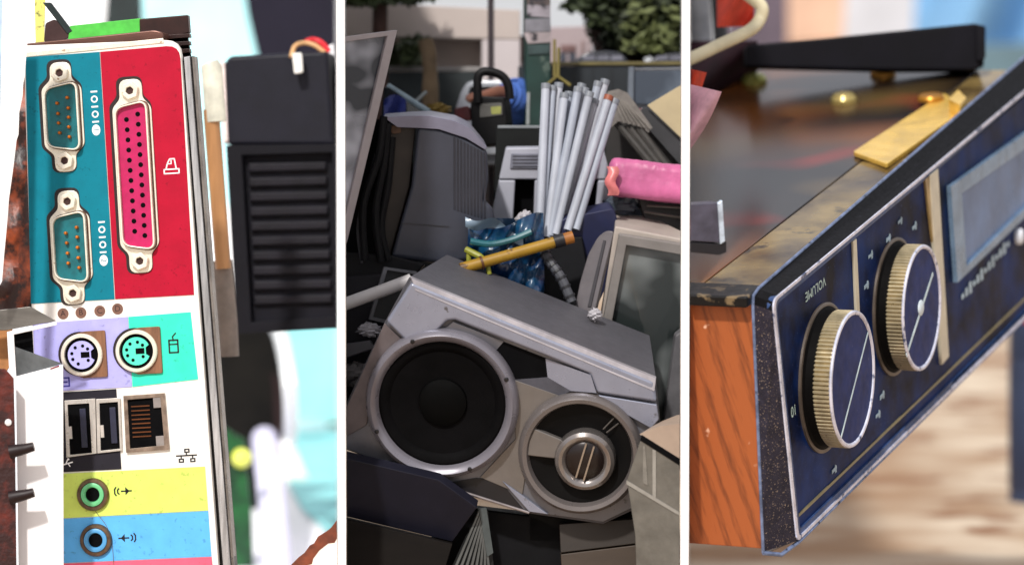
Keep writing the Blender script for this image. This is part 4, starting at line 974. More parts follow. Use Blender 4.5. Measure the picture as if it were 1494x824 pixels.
build('bumper', MB().pxprism(Wc, [(660, 200), (788, 200), (790, 226), (658, 226)], 0, 14, 4), cw, wc, bev=3)

# poster column, fence, yellow rail, string
pc_ = thing('poster_column', 'square post with torn posters above and dark green paint below', 'post', W(785, 330, 6.9))
Pc = Fr(785, 80, 6.12, yaw=5)
build('post', MB().pxprism(Pc, [(768, -60), (803, -60), (804, 420), (766, 420)], -50, 0), M('dark_green_paint', (16, 62, 54), .5, var=.25, scale=14, spot=(90, 110, 100), spot_amt=.0, spot_scale=40), pc_, bev=2)
rpst = random.Random(11)
for k, (uv, c) in enumerate((([(769, -50), (802, -50), (802, 8), (769, 6)], (120, 104, 100)), ([(769, 7), (803, 9), (803, 26), (769, 24)], (176, 168, 176)), ([(766, 28), (803, 27), (804, 46), (766, 47)], (142, 140, 148)),
                             ([(764, 48), (804, 47), (804, 62), (770, 64)], (190, 176, 178)), ([(770, 66), (802, 65), (801, 78), (771, 80)], (70, 92, 92)))):
    build('poster', MB().pxprism(Pc, uv, 0, 1.5 + .3 * k), M('poster_paper_%d' % k, c, .7, var=.3, scale=24, spot=(64, 60, 66), spot_amt=.03, spot_scale=40), pc_)
build('white_edge', MB().pxprism(Pc, [(769, 135), (773, 135), (772, 182), (768, 182)], 0, 4), M('white_edging', (190, 196, 196), .5), pc_)
ys = thing('yellow_string', 'yellow cord with a bent strip hanging beside the poster post', 'cord', W(812, 125, 6.25))
for pts in (((809, 58), (809, 112)), ((815, 70), (814, 112)), ((798, 124), (813, 111), (832, 125))):
    build('strand', MB().tube([W(u, v, 6.08) for u, v in pts], .0026, 6), M('dull_yellow_cord', (150, 136, 70), .6), ys)
fc = thing('dark_container', 'dark blue green container wall with a yellow top rail behind the tubes', 'container', W(880, 330, 6.75))
Fc = Fr(880, 150, 6.35)
build('wall', MB().pxprism(Fc, [(756, 97), (1030, 97), (1030, 420), (756, 420)], -60, 0), M('dark_teal_wall', (24, 34, 42), .5, var=.35, scale=6), fc, bev=1)
build('yellow_rail', MB().pxprism(Fc, [(803, 91), (1030, 90), (1030, 94.5), (803, 95.5)], -20, 4), M('yellow_rail', (140, 126, 72), .5, var=.15), fc, bev=.8)
for k in range(3):
    build('seam', MB().pxprism(Fc, [(836 + 28 * k, 98), (838 + 28 * k, 98), (838 + 28 * k, 300), (836 + 28 * k, 300)], 0, 2), M('seam_teal', (14, 22, 28), .5), fc)
cv = thing('dark_van', 'dark van with a pale pillar and painted side window reflections at the right', 'van', W(960, 330, 6.7))
Cv = Fr(960, 150, 6.05, yaw=-12)
build('body', MB().pxprism(Cv, [(918, 99), (1040, 97), (1040, 420), (916, 420)], -80, 0, 4), M('dark_van_paint', (46, 50, 62), .3, var=.2, coat=.5), cv, bev=4)
build('window', MB().pxprism(Cv, [(926, 104), (1040, 102), (1040, 158), (926, 152)], 0, 3, 5), M('van_glass', (58, 70, 88), .12, var=.4, scale=7, rgb2=(120, 134, 152), lo=.5, hi=.66, coat=.5, detail=3), cv, bev=1)  # blue-grey patches put the window's reflection into the glass colour
build('pillar', MB().pxprism(Cv, [(917, 98), (925, 98), (924, 160), (915, 160)], 0, 5), M('pale_pillar', (120, 128, 140), .35), cv, bev=1)
build('tail_light', MB().pxprism(Cv, [(928, 158), (946, 160), (946, 180), (930, 178)], 0, 6, 3), M('van_tail_red', (140, 26, 36), .25, coat=.4), cv, bev=1)

GAIN[0] = 1.0
# far: parked cars, buildings, fence, trees
for uv, lab, d in (([(838, 91), (846, 82), (858, 76), (888, 74), (906, 77), (916, 88), (918, 110), (836, 110)], 'black car roof showing above the yellow rail under the big tree', 6.65), ([(944, 92), (956, 84), (975, 78), (1020, 76), (1030, 110), (942, 110)], 'dark car roof at the far right above the yellow rail', 6.7)):
    c_ = thing('parked_car', lab, 'car', W(uv[0][0] + 40, 130, d), 'cars parked behind the yellow rail')
    f_ = Fr(uv[0][0] + 40, 90, d)
    build('body', MB().pxprism(f_, uv, -180, 0, 4), M('dark_car_paint', (36, 38, 48), .25, var=.1, coat=.5), c_, bev=4)
    for k in range(3):
        u0 = uv[0][0] + 14 + k * 20
        build('window', MB().pxprism(f_, [(u0, 82), (u0 + 16, 81), (u0 + 17, 88), (u0 - 2, 88)], 0, 2.5, 2), M('far_car_glass', (112, 112, 124), .15, coat=.4), c_)
bd = thing('beige_building', 'plain beige concrete building with a recessed porch behind the scrap yard', 'building', W(630, 330, 7.0))
Bd = Fr(630, 80, 7.0, yaw=2)
conc = M('beige_concrete', (186, 173, 166), .85, var=.1, scale=2.5, bump=.1, bscale=20)
conc2 = M('pinkish_concrete', (196, 186, 186), .85, var=.08, scale=2.5)
build('upper_wall', MB().pxprism(Bd, [(440, 2), (560, 6), (759, 15), (759, 58), (440, 52)], -220, 0), conc, bd, bev=2)
build('pillar', MB().pxprism(Bd, [(703, 58), (759, 58), (759, 420), (703, 420)], -220, -1), conc2, bd, bev=2)
build('porch_wall', MB().pxprism(Bd, [(625, 50), (703, 50), (703, 112), (625, 112)], -220, -60), M('porch_concrete', (176, 162, 154), .85, var=.1, scale=3), bd)
build('dark_porch', MB().pxprism(Bd, [(440, 50), (626, 50), (626, 112), (440, 112)], -220, -120), M('porch_dark', (36, 40, 30), .9, var=.5, scale=8, rgb2=(66, 80, 44)), bd)
build('ledge', MB().pxprism(Bd, [(440, 96), (703, 98), (703, 104), (440, 103)], -60, 2), M('ledge_pale', (150, 146, 144), .8), bd, bev=1)
solo('dark_fence', MB().pxprism(Fr(620, 130, 6.85), [(440, 104), (700, 105), (700, 420), (440, 420)], -8, 0), M('dark_green_fence', (28, 36, 38), .7, var=.3, scale=10), 'dark green sheet fence in front of the beige building', 'fence')
fb_ = thing('far_building', 'pale pinkish building with small windows left of the big tree', 'building', W(830, 330, 7.4))
Fb = Fr(830, 60, 7.4)
build('wall', MB().pxprism(Fb, [(757, 52), (800, 52), (800, 40), (864, 38), (870, 420), (757, 420)], -150, 0), M('pink_grey_plaster', (176, 160, 162), .85, var=.1, scale=3), fb_, bev=2)
for u, v, w_, h_, c in ((818, 66, 22, 9, (120, 92, 90)), (816, 78, 10, 12, (70, 74, 86)), (830, 78, 10, 12, (70, 74, 86)), (848, 60, 4, 20, (140, 118, 116))):
    build('window', MB().pxprism(Fb, [(u, v), (u + w_, v), (u + w_, v + h_), (u, v + h_)], 0, 3), M('far_window_%d' % c[0], c, .4), fb_)
build('brick_side', MB().pxprism(Fb, [(757, 52), (770, 54), (770, 90), (757, 90)], 0, 4), M('brownish_brick', (110, 86, 82), .85, var=.2, scale=10), fb_)
solo('thin_lamp_pole', MB().tube([W(716, -60, 6.5), W(716.5, 118, 6.5), W(717, 330, 6.5)], .0055, 10), M('dark_pole', (52, 42, 46), .5), 'thin dark pole rising in front of the beige building', 'pole')

bark = M('brown_bark', (66, 44, 38), .85, var=.35, scale=14, bump=.5, bscale=40)
bark2 = M('dry_bark', (104, 86, 64), .85, var=.3, scale=14, bump=.5, bscale=40)
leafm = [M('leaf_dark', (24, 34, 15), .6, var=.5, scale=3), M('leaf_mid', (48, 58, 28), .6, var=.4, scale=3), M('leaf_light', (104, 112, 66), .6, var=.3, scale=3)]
def foliage(clumps, d, n, size, seed):
    rng = random.Random(seed); mb = MB()
    for _ in range(n):
        (u, v, ru, rv) = rng.choices(clumps, weights=[c[2] * c[3] for c in clumps])[0]
        r = rng.random() ** .45; a = rng.uniform(0, 6.283)
        p = W(u + ru * r * math.cos(a), v + rv * r * math.sin(a), d + rng.uniform(-.15, .15))
        x = Vector((rng.gauss(0, 1), rng.gauss(0, 1), rng.gauss(0, 1))).normalized(); y = x.orthogonal().normalized()
        s = size * rng.uniform(.6, 1.4)
        mb.add([p - x * s, p + y * s * .5, p + x * s, p - y * s * .5], [(0, 1, 2, 3)])
    return mb
tr = thing('shade_tree', 'leafy dark green tree hanging over the parked cars at the right', 'tree', W(900, 330, 9.0))
build('trunk', MB().tube(smooth_path([W(898, 330, 7.05), W(894, 180, 7.05), W(888, 80, 7.05), W(878, 20, 7.05), W(880, -60, 7.05)]), [.035] * 8 + [.026] * 9, 10), bark, tr)
build('limb', MB().tube(smooth_path([W(922, 330, 7.08), W(926, 120, 7.08), W(922, 60, 7.05), W(945, -40, 7.02)]), .02, 8), bark, tr)
cl = [(905, 10, 52, 42), (890, 40, 34, 32), (930, 50, 40, 26), (870, -10, 40, 22), (960, 5, 40, 40), (850, 4, 22, 14), (832, 8, 12, 8), (905, 62, 26, 18), (965, 55, 34, 24), (940, 20, 50, 40)]
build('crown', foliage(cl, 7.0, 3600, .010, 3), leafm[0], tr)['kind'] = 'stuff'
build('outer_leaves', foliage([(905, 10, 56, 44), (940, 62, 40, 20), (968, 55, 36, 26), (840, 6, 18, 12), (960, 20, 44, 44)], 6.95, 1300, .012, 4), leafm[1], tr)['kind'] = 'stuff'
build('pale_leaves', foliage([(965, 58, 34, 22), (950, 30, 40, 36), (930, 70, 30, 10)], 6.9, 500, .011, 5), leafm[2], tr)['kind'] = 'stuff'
t1 = thing('left_tree', 'tree with a dark straight trunk in front of the beige building', 'tree', W(555, 330, 6.7))
build('trunk', MB().tube([W(553, 330, 6.7), W(554, 60, 6.7), W(556, -80, 6.7)], [.016, .0135, .0125], 10), bark, t1)
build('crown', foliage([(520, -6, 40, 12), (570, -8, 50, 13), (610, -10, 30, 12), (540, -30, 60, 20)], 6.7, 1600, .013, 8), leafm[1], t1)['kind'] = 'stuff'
t2 = thing('dry_tree', 'bare dry tree trunk with a pale fork before the dark fence', 'tree', W(628, 330, 6.55))
build('trunk', MB().tube(smooth_path([W(630, 330, 6.55), W(628, 150, 6.55), W(627, 96, 6.55), W(620, 58, 6.55)]), [.0145] * 6 + [.0125] * 7, 10), bark2, t2)
build('fork', MB().tube(smooth_path([W(628, 110, 6.54), W(632, 84, 6.54), W(627, 58, 6.54)]), .006, 8), bark2, t2)
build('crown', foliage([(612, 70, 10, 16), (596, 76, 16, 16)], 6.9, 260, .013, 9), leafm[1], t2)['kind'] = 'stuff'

# ================================================================== BAY 3: wooden radio lying upside down
BAY[0] = 3
GAIN[0] = 1.0
AX = ((0.40329318, 0.27409542, -0.87305574), (-0.0783927, 0.96092669, 0.26547029), (0.91170675, -0.03862117, 0.40902226))
RD = 4.76
X = Fr(1125, 438, RD, axes=AX)
ra = thing('wooden_radio', 'old radio with an orange wooden side and two ribbed knobs, lying upside down', 'radio', W(1120, 815, 4.8))
L_ = 1500.0     # length along the front, local units
HT = 432.0      # height of the front
DP = 560.0      # depth of the body
wood = bpy.data.materials.new('orange_wood'); wood.use_nodes = True
nt = wood.node_tree; N, L = nt.nodes, nt.links
b = N['Principled BSDF']; tc = N.new('ShaderNodeTexCoord'); mp = N.new('ShaderNodeMapping')
mp.inputs['Scale'].default_value = (1, 1, .12)
mp0 = N.new('ShaderNodeMapping'); mp0.inputs['Rotation'].default_value = (0, R(18), 0)
L.new(tc.outputs['Object'], mp0.inputs['Vector']); L.new(mp0.outputs[0], mp.inputs['Vector'])
wv = N.new('ShaderNodeTexWave'); wv.inputs['Scale'].default_value = 13; wv.inputs['Distortion'].default_value = 7; wv.inputs['Detail'].default_value = 4; wv.inputs['Detail Scale'].default_value = 1.6
L.new(mp.outputs[0], wv.inputs['Vector'])
n1 = N.new('ShaderNodeTexNoise'); n1.inputs['Scale'].default_value = 240; n1.inputs['Detail'].default_value = 8
L.new(mp.outputs[0], n1.inputs['Vector'])
rmp = N.new('ShaderNodeValToRGB')
rmp.color_ramp.elements[0].color = (*lin((72, 30, 11)), 1); rmp.color_ramp.elements[1].color = (*lin((164, 86, 40)), 1)
rmp.color_ramp.elements[0].position = .05; rmp.color_ramp.elements[1].position = .55
mxx = N.new('ShaderNodeMix'); mxx.data_type = 'FLOAT'; mxx.inputs['Factor'].default_value = .72
L.new(wv.outputs['Fac'], mxx.inputs['A']); L.new(n1.outputs['Fac'], mxx.inputs['B']); L.new(mxx.outputs[0], rmp.inputs['Fac'])
n2 = N.new('ShaderNodeTexNoise'); n2.inputs['Scale'].default_value = 26; n2.inputs['Detail'].default_value = 3
L.new(tc.outputs['Object'], n2.inputs['Vector'])
r2 = N.new('ShaderNodeMapRange'); r2.inputs['From Min'].default_value = .73; r2.inputs['From Max'].default_value = .77
L.new(n2.outputs['Fac'], r2.inputs['Value'])
m2 = N.new('ShaderNodeMix'); m2.data_type = 'RGBA'; m2.inputs['B'].default_value = (*lin((226, 180, 150)), 1)
L.new(r2.outputs[0], m2.inputs['Factor']); L.new(rmp.outputs[0], m2.inputs['A']); L.new(m2.outputs['Result'], b.inputs['Base Color'])
b.inputs['Roughness'].default_value = .5
bp = N.new('ShaderNodeBump'); bp.inputs['Strength'].default_value = .15; bp.inputs['Distance'].default_value = .002
L.new(mxx.outputs[0], bp.inputs['Height']); L.new(bp.outputs[0], b.inputs['Normal'])

BZ = -32.0      # the bezel stands this far in front of the cabinet
def xbox(x0, x1, y0, y1, z0, z1):
    return MB().prism(X, rect(x0, x1, y0, y1), z0, z1)
def ext(p, q, xx):
    t = (xx - p[0]) / (q[0] - p[0]); return (xx, p[1] + (q[1] - p[1]) * t)
bk = X.P([(1097, 428), (1494, 84), (1494, 480), (1113, 806)], BZ)          # outline of the cabinet front
ft_ = X.P([(1125, 438), (1494, 132), (1494, 464), (1161, 789)], 0)         # outline of the face
DY = bk[0][1]                                                               # height of the deck
WB = bk[3][1]
WX = min(bk[0][0], bk[3][0]) + 2
build('side_board', MB().prism(X, [(bk[0][0] + 1, DY - 16), (bk[0][0] + 36, DY - 16), (bk[3][0] + 36, WB + 6), (bk[3][0] + 1, WB + 6)], -DP, BZ - 1), wood, ra, bev=1.5)
deck_m = bpy.data.materials.new('reflection_toned_metal'); deck_m.use_nodes = True
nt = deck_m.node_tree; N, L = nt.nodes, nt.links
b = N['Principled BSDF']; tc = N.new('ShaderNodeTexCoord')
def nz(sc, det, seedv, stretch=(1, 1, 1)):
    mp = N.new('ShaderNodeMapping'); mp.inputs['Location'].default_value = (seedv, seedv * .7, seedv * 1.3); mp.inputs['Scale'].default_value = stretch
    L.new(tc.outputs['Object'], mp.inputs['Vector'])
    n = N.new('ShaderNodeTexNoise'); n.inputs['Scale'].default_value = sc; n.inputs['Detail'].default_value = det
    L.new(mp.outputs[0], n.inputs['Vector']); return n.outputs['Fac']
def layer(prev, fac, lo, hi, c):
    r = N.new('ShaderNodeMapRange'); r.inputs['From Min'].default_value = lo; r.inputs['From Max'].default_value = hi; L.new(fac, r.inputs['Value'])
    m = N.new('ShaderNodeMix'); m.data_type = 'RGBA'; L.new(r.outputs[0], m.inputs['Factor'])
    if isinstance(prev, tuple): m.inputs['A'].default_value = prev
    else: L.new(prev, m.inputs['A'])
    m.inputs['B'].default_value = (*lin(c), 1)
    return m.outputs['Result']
c = layer((*lin((48, 60, 64)), 1), nz(1.3, 1, 2.2), .36, .56, (112, 64, 24))  # orange, dark, red and tan layers put warm reflections into the deck colour
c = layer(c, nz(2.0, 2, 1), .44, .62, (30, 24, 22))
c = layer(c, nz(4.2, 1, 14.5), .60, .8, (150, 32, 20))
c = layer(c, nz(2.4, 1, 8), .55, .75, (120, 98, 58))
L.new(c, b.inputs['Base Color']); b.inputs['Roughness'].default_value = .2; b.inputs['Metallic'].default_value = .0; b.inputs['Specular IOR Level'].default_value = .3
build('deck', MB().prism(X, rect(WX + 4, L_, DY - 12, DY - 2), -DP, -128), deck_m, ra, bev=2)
build('front_deck_strip', MB().prism(X, rect(WX + 4, L_, DY - 12, DY - 2.4), -126, BZ - 2), M('tan_reflection_metal', (70, 52, 30), .2, .3, var=.3, scale=6, rgb2=(158, 134, 84), lo=.36, hi=.64, spot=(48, 40, 30), spot_amt=.02, spot_scale=14, spec=.4), ra, bev=2)  # tan tone carries the golden reflection along the front of the deck
build('black_corner_strip', MB().prism(X, [(WX - 1, DY - 17), (WX + 66, DY - 17), (WX + 66, DY), (WX - 1, DY)], -DP, BZ - 1), M('black_deck_edge', (14, 13, 14), .4, var=.4, scale=60, spot=(120, 102, 76), spot_amt=.05, spot_scale=40, spec=.3), ra, bev=3)
build('bottom_board', xbox(WX + 40, L_, WB + 4, WB + 18, -DP, BZ - 2), wood, ra)
build('far_side_board', xbox(L_ - 30, L_, WB + 20, DY - 16, -DP, BZ - 2), wood, ra)
build('back_board', xbox(WX + 40, L_ - 30, WB + 20, DY - 16, -DP, -DP + 14), M('radio_back', (46, 36, 30), .7), ra)

bez_blk = M('bezel_black', (9, 8, 11), .55, var=.3, scale=60, spot=(60, 58, 70), spot_amt=-.05, spot_scale=160, spec=.12)
speck = M('speckled_bezel', (46, 43, 54), .55, var=.25, scale=60, spot=(168, 148, 128), spot_amt=.0, spot_scale=420, bump=.4, bscale=500, spec=.15)
rim_m = M('worn_blue_steel_rim', (112, 126, 158), .35, .3, var=.35, scale=60, spot=(40, 44, 60), spot_amt=.02, spot_scale=50, spec=.3)
chrome = M('chrome_trim', (216, 218, 236), .25, .35, var=.2, scale=40, spot=(70, 84, 122), spot_amt=.02, spot_scale=45)
navy = M('navy_face', (4, 9, 30), .4, var=.4, scale=8, rgb2=(12, 46, 104), spec=.04, lo=.36, hi=.66, spot=(70, 84, 124), spot_amt=-.05, spot_scale=260, bump=.02)
B0, B1, B2, B3 = bk[0], ext(bk[0], bk[1], L_), ext(bk[3], bk[2], L_), bk[3]
F0, F1, F2, F3 = ft_[0], ext(ft_[0], ft_[1], L_), ext(ft_[3], ft_[2], L_), ft_[3]
def wall(name, a, b, c, d, z0, z1, t, mat):
    """slanting wall from a-b at z0 to d-c at z1, thickness t inwards"""
    cx_, cy_ = (F0[0] + F2[0]) / 2, (F0[1] + F2[1]) / 2
    sh = lambda p, dx, dy: (p[0] + dx, p[1] + dy)
    dx, dy = t
    build(name, MB().loft(X, [[a + (z0,), b + (z0,), sh(b, dx, dy) + (z0,), sh(a, dx, dy) + (z0,)], [d + (z1,), c + (z1,), sh(c, dx, dy) + (z1,), sh(d, dx, dy) + (z1,)]]), mat, ra)
rr = 16
c0b, c1b = (B0[0], B0[1] - rr), (B0[0] + rr * 1.6, B0[1])
c0f, c1f = (F0[0], F0[1] - rr), (F0[0] + rr * 1.6, F0[1])
mb_ = (B0[0] + rr * .3, B0[1] - rr * .28); mf_ = (F0[0] + rr * .3, F0[1] - rr * .28)
wall('bezel_side', B3, c0b, c0f, F3, BZ, 0, (14, 0), speck)
wall('bezel_corner', c0b, mb_, mf_, c0f, BZ, 0, (12, -6), bez_blk)
wall('bezel_corner', mb_, c1b, c1f, mf_, BZ, 0, (10, -10), bez_blk)
wall('bezel_top', c1b, B1, F1, c1f, BZ, 0, (0, -10), bez_blk)
wall('bezel_foot', (B3[0] + 16, B3[1] - 6), B3, F3, (F3[0] + 12, F3[1] - 3), BZ + 2, -2, (14, 6), M('grey_foot', (112, 104, 98), .4, .3, var=.4, scale=70))
rim_pts = [X.w(*p, BZ + .5) for p in (B3, c0b, mb_, c1b, B1)]
build('outer_rim', MB().tube(rim_pts, .0024, 8), rim_m, ra)
build('lower_rim', MB().tube([X.w(*B3, BZ + .5), X.w(B3[0] + 24, B3[1] - 10, -12), X.w(F3[0] + 10, F3[1] - 5, 0), X.w(*F2, 0)], .0032, 8), rim_m, ra)
def face(gx, gy, r):
    return rnd([(F0[0] + gx, F0[1] - gy), (F1[0] - 4, F1[1] - gy), (F2[0] - 4, F2[1] + gy), (F3[0] + gx, F3[1] + gy)], [r, 0, 0, r * .6], 5)
build('face_frame', MB().band(X, face(0, 0, 20), face(20, 12, 14), -8, .5), M('blue_grey_frame', (52, 74, 116), .4, .1, var=.3, scale=40, spec=.2), ra, bev=.8)
build('trim_line', MB().band(X, face(-.5, -.5, 20), face(8, 4, 18), .6, 3), chrome, ra, bev=.8)
build('face_plate', MB().prism(X, face(19, 11.5, 14), -9, -3), navy, ra)
build('lower_groove', MB().prism(X, [(F3[0] + 24, F3[1] + 30), (F2[0] - 6, F2[1] + 30), (F2[0] - 6, F2[1] + 34), (F3[0] + 24, F3[1] + 35)], -3, -1.4), M('brass_groove', (130, 124, 92), .35, .4), ra)
cream_tr = M('cream_divider', (206, 198, 176), .35, .2, var=.1)
build('divider', MB().pxprism(X, [(1245, 352), (1250, 348), (1255, 458), (1250, 462)], -3, 1), cream_tr, ra, bev=.8)
build('divider', MB().pxprism(X, [(1357, 256), (1369, 246), (1385, 520), (1375, 532)], -3, 3), cream_tr, ra, bev=1)
build('brass_divider', MB().pxprism(X, [(1350, 262), (1356, 257), (1374, 400), (1368, 403)], -3, 1), M('brass_divider', (168, 140, 92), .35, .3), ra)

ink = M('pale_green_print', (196, 222, 214), .5, var=.1)
x, y = X.px(1190, 421, -1.2)
ang = 180
build('printed_word', text_mb(X, x, y, -1.3, 'VOLUME', 21, rot=ang, sx=1.15), ink, ra, smooth=False)
x, y = X.px(1158, 598, -1.2)
build('printed_number', text_mb(X, x, y, -1.3, '10', 24, rot=ang), ink, ra, smooth=False)
for k, (u, v) in enumerate(((1271, 372), (1265, 416), (1297, 347), (1314, 322), (1335, 330), (1288, 576), (1282, 604), (1218, 684), (1300, 540))):
    x, y = X.px(u, v, -1.2)
    mk = MB().prism(X, [(x - 12, y - 3 - k % 3), (x + 10, y - 2), (x + 10, y + 2 + k % 2), (x - 12, y + 2)], -2.2, -1.4).prism(X, [(x + 2, y - 7), (x + 8, y - 7), (x + 9, y + 6 - k % 4), (x + 4, y + 6)], -2.3, -1.3)
    build('printed_mark', mk, M('dim_print', (150, 172, 186), .5), ra)

def knob(u, v, rad, line, dot):
    z1 = 46
    x, y = X.px(u, v, z1)
    sh = build('knob', MB().lathe(X, x, y, [(rad * 1.05, -3), (rad * 1.05, 1), (rad * 1.0, 4), (rad * .97, 17), (rad * .9, 17.2)], 72), M('knob_core', (7, 6, 6), .7, spec=.08), ra)
    build('collar', MB().lathe(X, x, y, [(rad * 1.1, -3), (rad * 1.1, .5), (rad * 1.07, 1.5), (rad * 1.04, 1)], 72), M('brown_collar_ring', (92, 82, 74), .4, .3, var=.3), sh)
    n = 96
    rib = MB()
    def star(r0, r1):
        return [(x + (r1 if i % 3 else r0) * math.cos(2 * math.pi * i / (3 * n)), y + (r1 if i % 3 else r0) * math.sin(2 * math.pi * i / (3 * n))) for i in range(3 * n)]
    rings = [[p + (z,) for p in star(a, b_)] for a, b_, z in ((rad * .95, rad * .975, 15), (rad * .96, rad * 1.0, 17), (rad * .96, rad * 1.0, z1 - 5), (rad * .985, rad * .985, z1 - 4))]
    rib.loft(X, rings)
    build('ribbed_edge', rib, M('aged_ivory_metal', (186, 172, 140), .32, .5, var=.22, scale=40), sh, sharp=15)
    build('rim', MB().lathe(X, x, y, [(rad * .985, z1 - 5), (rad, z1 - 3), (rad * .99, z1 - .6), (rad * .965, z1), (rad * .94, z1 - .8), (rad * .93, z1 - 3)], 90), chrome, sh)
    build('cap', MB().lathe(X, x, y, [(rad * .94, z1 - 6), (rad * .935, z1 - 3.2), (rad * .5, z1 - 2.6), (.2, z1 - 2.5)], 72), M('knob_navy', (28, 44, 96), .4, spec=.06, var=.25, scale=30, spot=(70, 80, 120), spot_amt=-.06, spot_scale=160), sh)
    a, b_ = [Vector(X.px(*q, z1 - 1)) for q in line]
    build('pointer_line', stroke(MB(), X, [tuple(a), tuple(b_)], 3.4 if not dot else 5, z1 - 2.6), M('pointer_white', (206, 228, 236), .4), sh)
    if dot:
        px_, py_ = X.px(*dot, z1)
        build('centre_dot', MB().lathe(X, px_, py_, [(13, z1 - 3), (13, z1 - 1), (9, z1 + 1), (.2, z1 + 1.6)], 20), M('dot_white', (214, 226, 232), .4), sh)
    return sh
knob(1246, 553, 105, ((1268, 484), (1228, 640)), None)
knob(1347, 449, 102, ((1362, 400), (1324, 518)), (1345, 449))

# dial window
dg_o = X.P([(1384, 272), (1560, 148), (1560, 252), (1394, 412)], 2)
dg_i = X.P([(1400, 282), (1560, 170), (1560, 238), (1407, 388)], 2)
build('dial_frame', MB().band(X, dg_o, dg_i, -2, 6), M('pale_blue_frame', (120, 146, 172), .3, .3, var=.2), ra, bev=1.5)
build('dial_glass', MB().prism(X, dg_i, -2, .5), M('dial_glass', (96, 122, 160), .25, var=.25, scale=8, spec=.15), ra)
for k in range(13):
    t = k / 12
    u, v = 1405 + 66 * t, 432 - 76 * t
    x, y = X.px(u, v, -1)
    h_ = 7 + 5 * ((k * 7) % 3)
    build('dial_mark', MB().prism(X, rect(x - 7, x + 7, y - h_ * .6, y + h_ * .6), -1.8, -1.0), M('dial_print', (176, 200, 214), .4), ra)
x, y = X.px(1490, 345, 6)
build('white_button', MB().lathe(X, x, y, [(15, -2), (15, 5), (11, 9), (.3, 10)], 24), M('white_button', (220, 224, 232), .4), ra)

# deck fittings
def deck_pt(u, v, h=0):
    """point on the deck plane (normal +Y local) seen at the pixel, raised by h"""
    d = W(u, v, 1) - C0
    o = X.O + X.Y * ((DY - 2 + h) * X.k)
    t = (o - C0).dot(X.Y) / d.dot(X.Y)
    return C0 + d * t
def local(p):
    q = p - X.O
    return (q.dot(X.X) / X.k, q.dot(X.Y) / X.k, q.dot(X.Z) / X.k)
class DeckFr:                      # x along the front, y into the depth, z up from the deck
    k = X.k; O = X.O; X_ = X.X
    @staticmethod
    def w(a, b, c): return X.O + X.k * (X.X * a - X.Z * b + X.Y * (DY + c - 2))
brass = M('worn_brass', (240, 198, 96), .25, .4, var=.15, scale=20)
bp_ = thing('brass_plate', 'long gold coloured metal plate lying on the dark deck of the radio', 'plate', deck_pt(1320, 190))
q = [local(deck_pt(u, v, 8)) for u, v in ((1244, 222), (1294, 240), (1408, 160), (1378, 136))]
build('plate', MB().prism(DeckFr, rnd([(a, -c) for a, _, c in q], 8), 1, 9), brass, bp_, bev=2)
q = [local(deck_pt(u, v, 30)) for u, v in ((1384, 148), (1400, 156), (1410, 146), (1398, 134))]
build('upturned_end', MB().prism(DeckFr, rnd([(a, -c) for a, _, c in q], 4), 9, 34), brass, bp_, bev=3)
a, _, c = local(deck_pt(1358, 142, 14))
build('stud', MB().lathe(DeckFr, a, -c, [(24, 9), (24, 14), (20, 19), (.5, 21)], 20), M('dark_brass', (176, 122, 40), .35, .6), bp_)
for (u, v), c_, lab in zip(((1100, 113), (1231, 141), (1288, 102)), ((150, 150, 80), (168, 150, 92), (190, 138, 60)), ('green tinted round stud on the radio deck, leftmost of three', 'dull brass round stud in the middle of the radio deck', 'golden round stud on the deck nearest the black bar')):
    a, _, c = local(deck_pt(u, v, 10))
    solo('deck_stud', MB().lathe(DeckFr, a, -c, [(24, 0), (24, 7), (18, 15), (8, 18), (.5, 18.5)], 20), M('stud_%d' % c_[0], c_, .3, .5), lab, 'stud', 'round studs on the radio deck')
# small dark box standing at the left corner of the deck
sbx = thing('small_dark_box', 'small dark metal block with a bright worn edge on the radio deck', 'block', deck_pt(1030, 360))
Sx = Fr(1030, 330, 4.72, yaw=12, pitch=6)
build('front', MB().pxprism(Sx, [(985, 300), (1049, 296), (1051, 354), (985, 350)], -40, 0), M('violet_grey_metal', (72, 70, 84), .45, .2, var=.25, scale=40), sbx, bev=1)
build('worn_edge', MB().pxprism(Sx, [(1047, 297), (1054, 292), (1058, 352), (1051, 357)], -8, 2), M('bright_worn_edge', (190, 204, 220), .35, .4, var=.3, scale=80), sbx, bev=1)
build('base', MB().pxprism(Sx, [(985, 352), (1050, 356), (1060, 352), (1060, 368), (1050, 372), (985, 366)], -40, -2), M('black_base', (14, 14, 22), .4), sbx, bev=1)

# black bar behind the deck
bb = Fr(1280, 65, 5.98, roll=5)
bbt = thing('black_bar', 'long black plastic bar behind the far end of the radio deck', 'bar', W(1280, 95, 5.95))
build('bar', MB().pxprism(bb, [(1088, 66), (1200, 56), (1424, 34), (1436, 40), (1436, 98), (1420, 103), (1300, 103), (1088, 98)], -60, 0, 5), M('bar_black', (9, 8, 16), .6, spec=.15, var=.3, scale=12), bbt, bev=5, seg=3)
build('end_cap', MB().pxprism(bb, [(1425, 36), (1438, 38), (1438, 86), (1425, 90)], 0, 8, 4), M('bar_cap', (12, 11, 18), .6, spec=.15), bbt, bev=3)

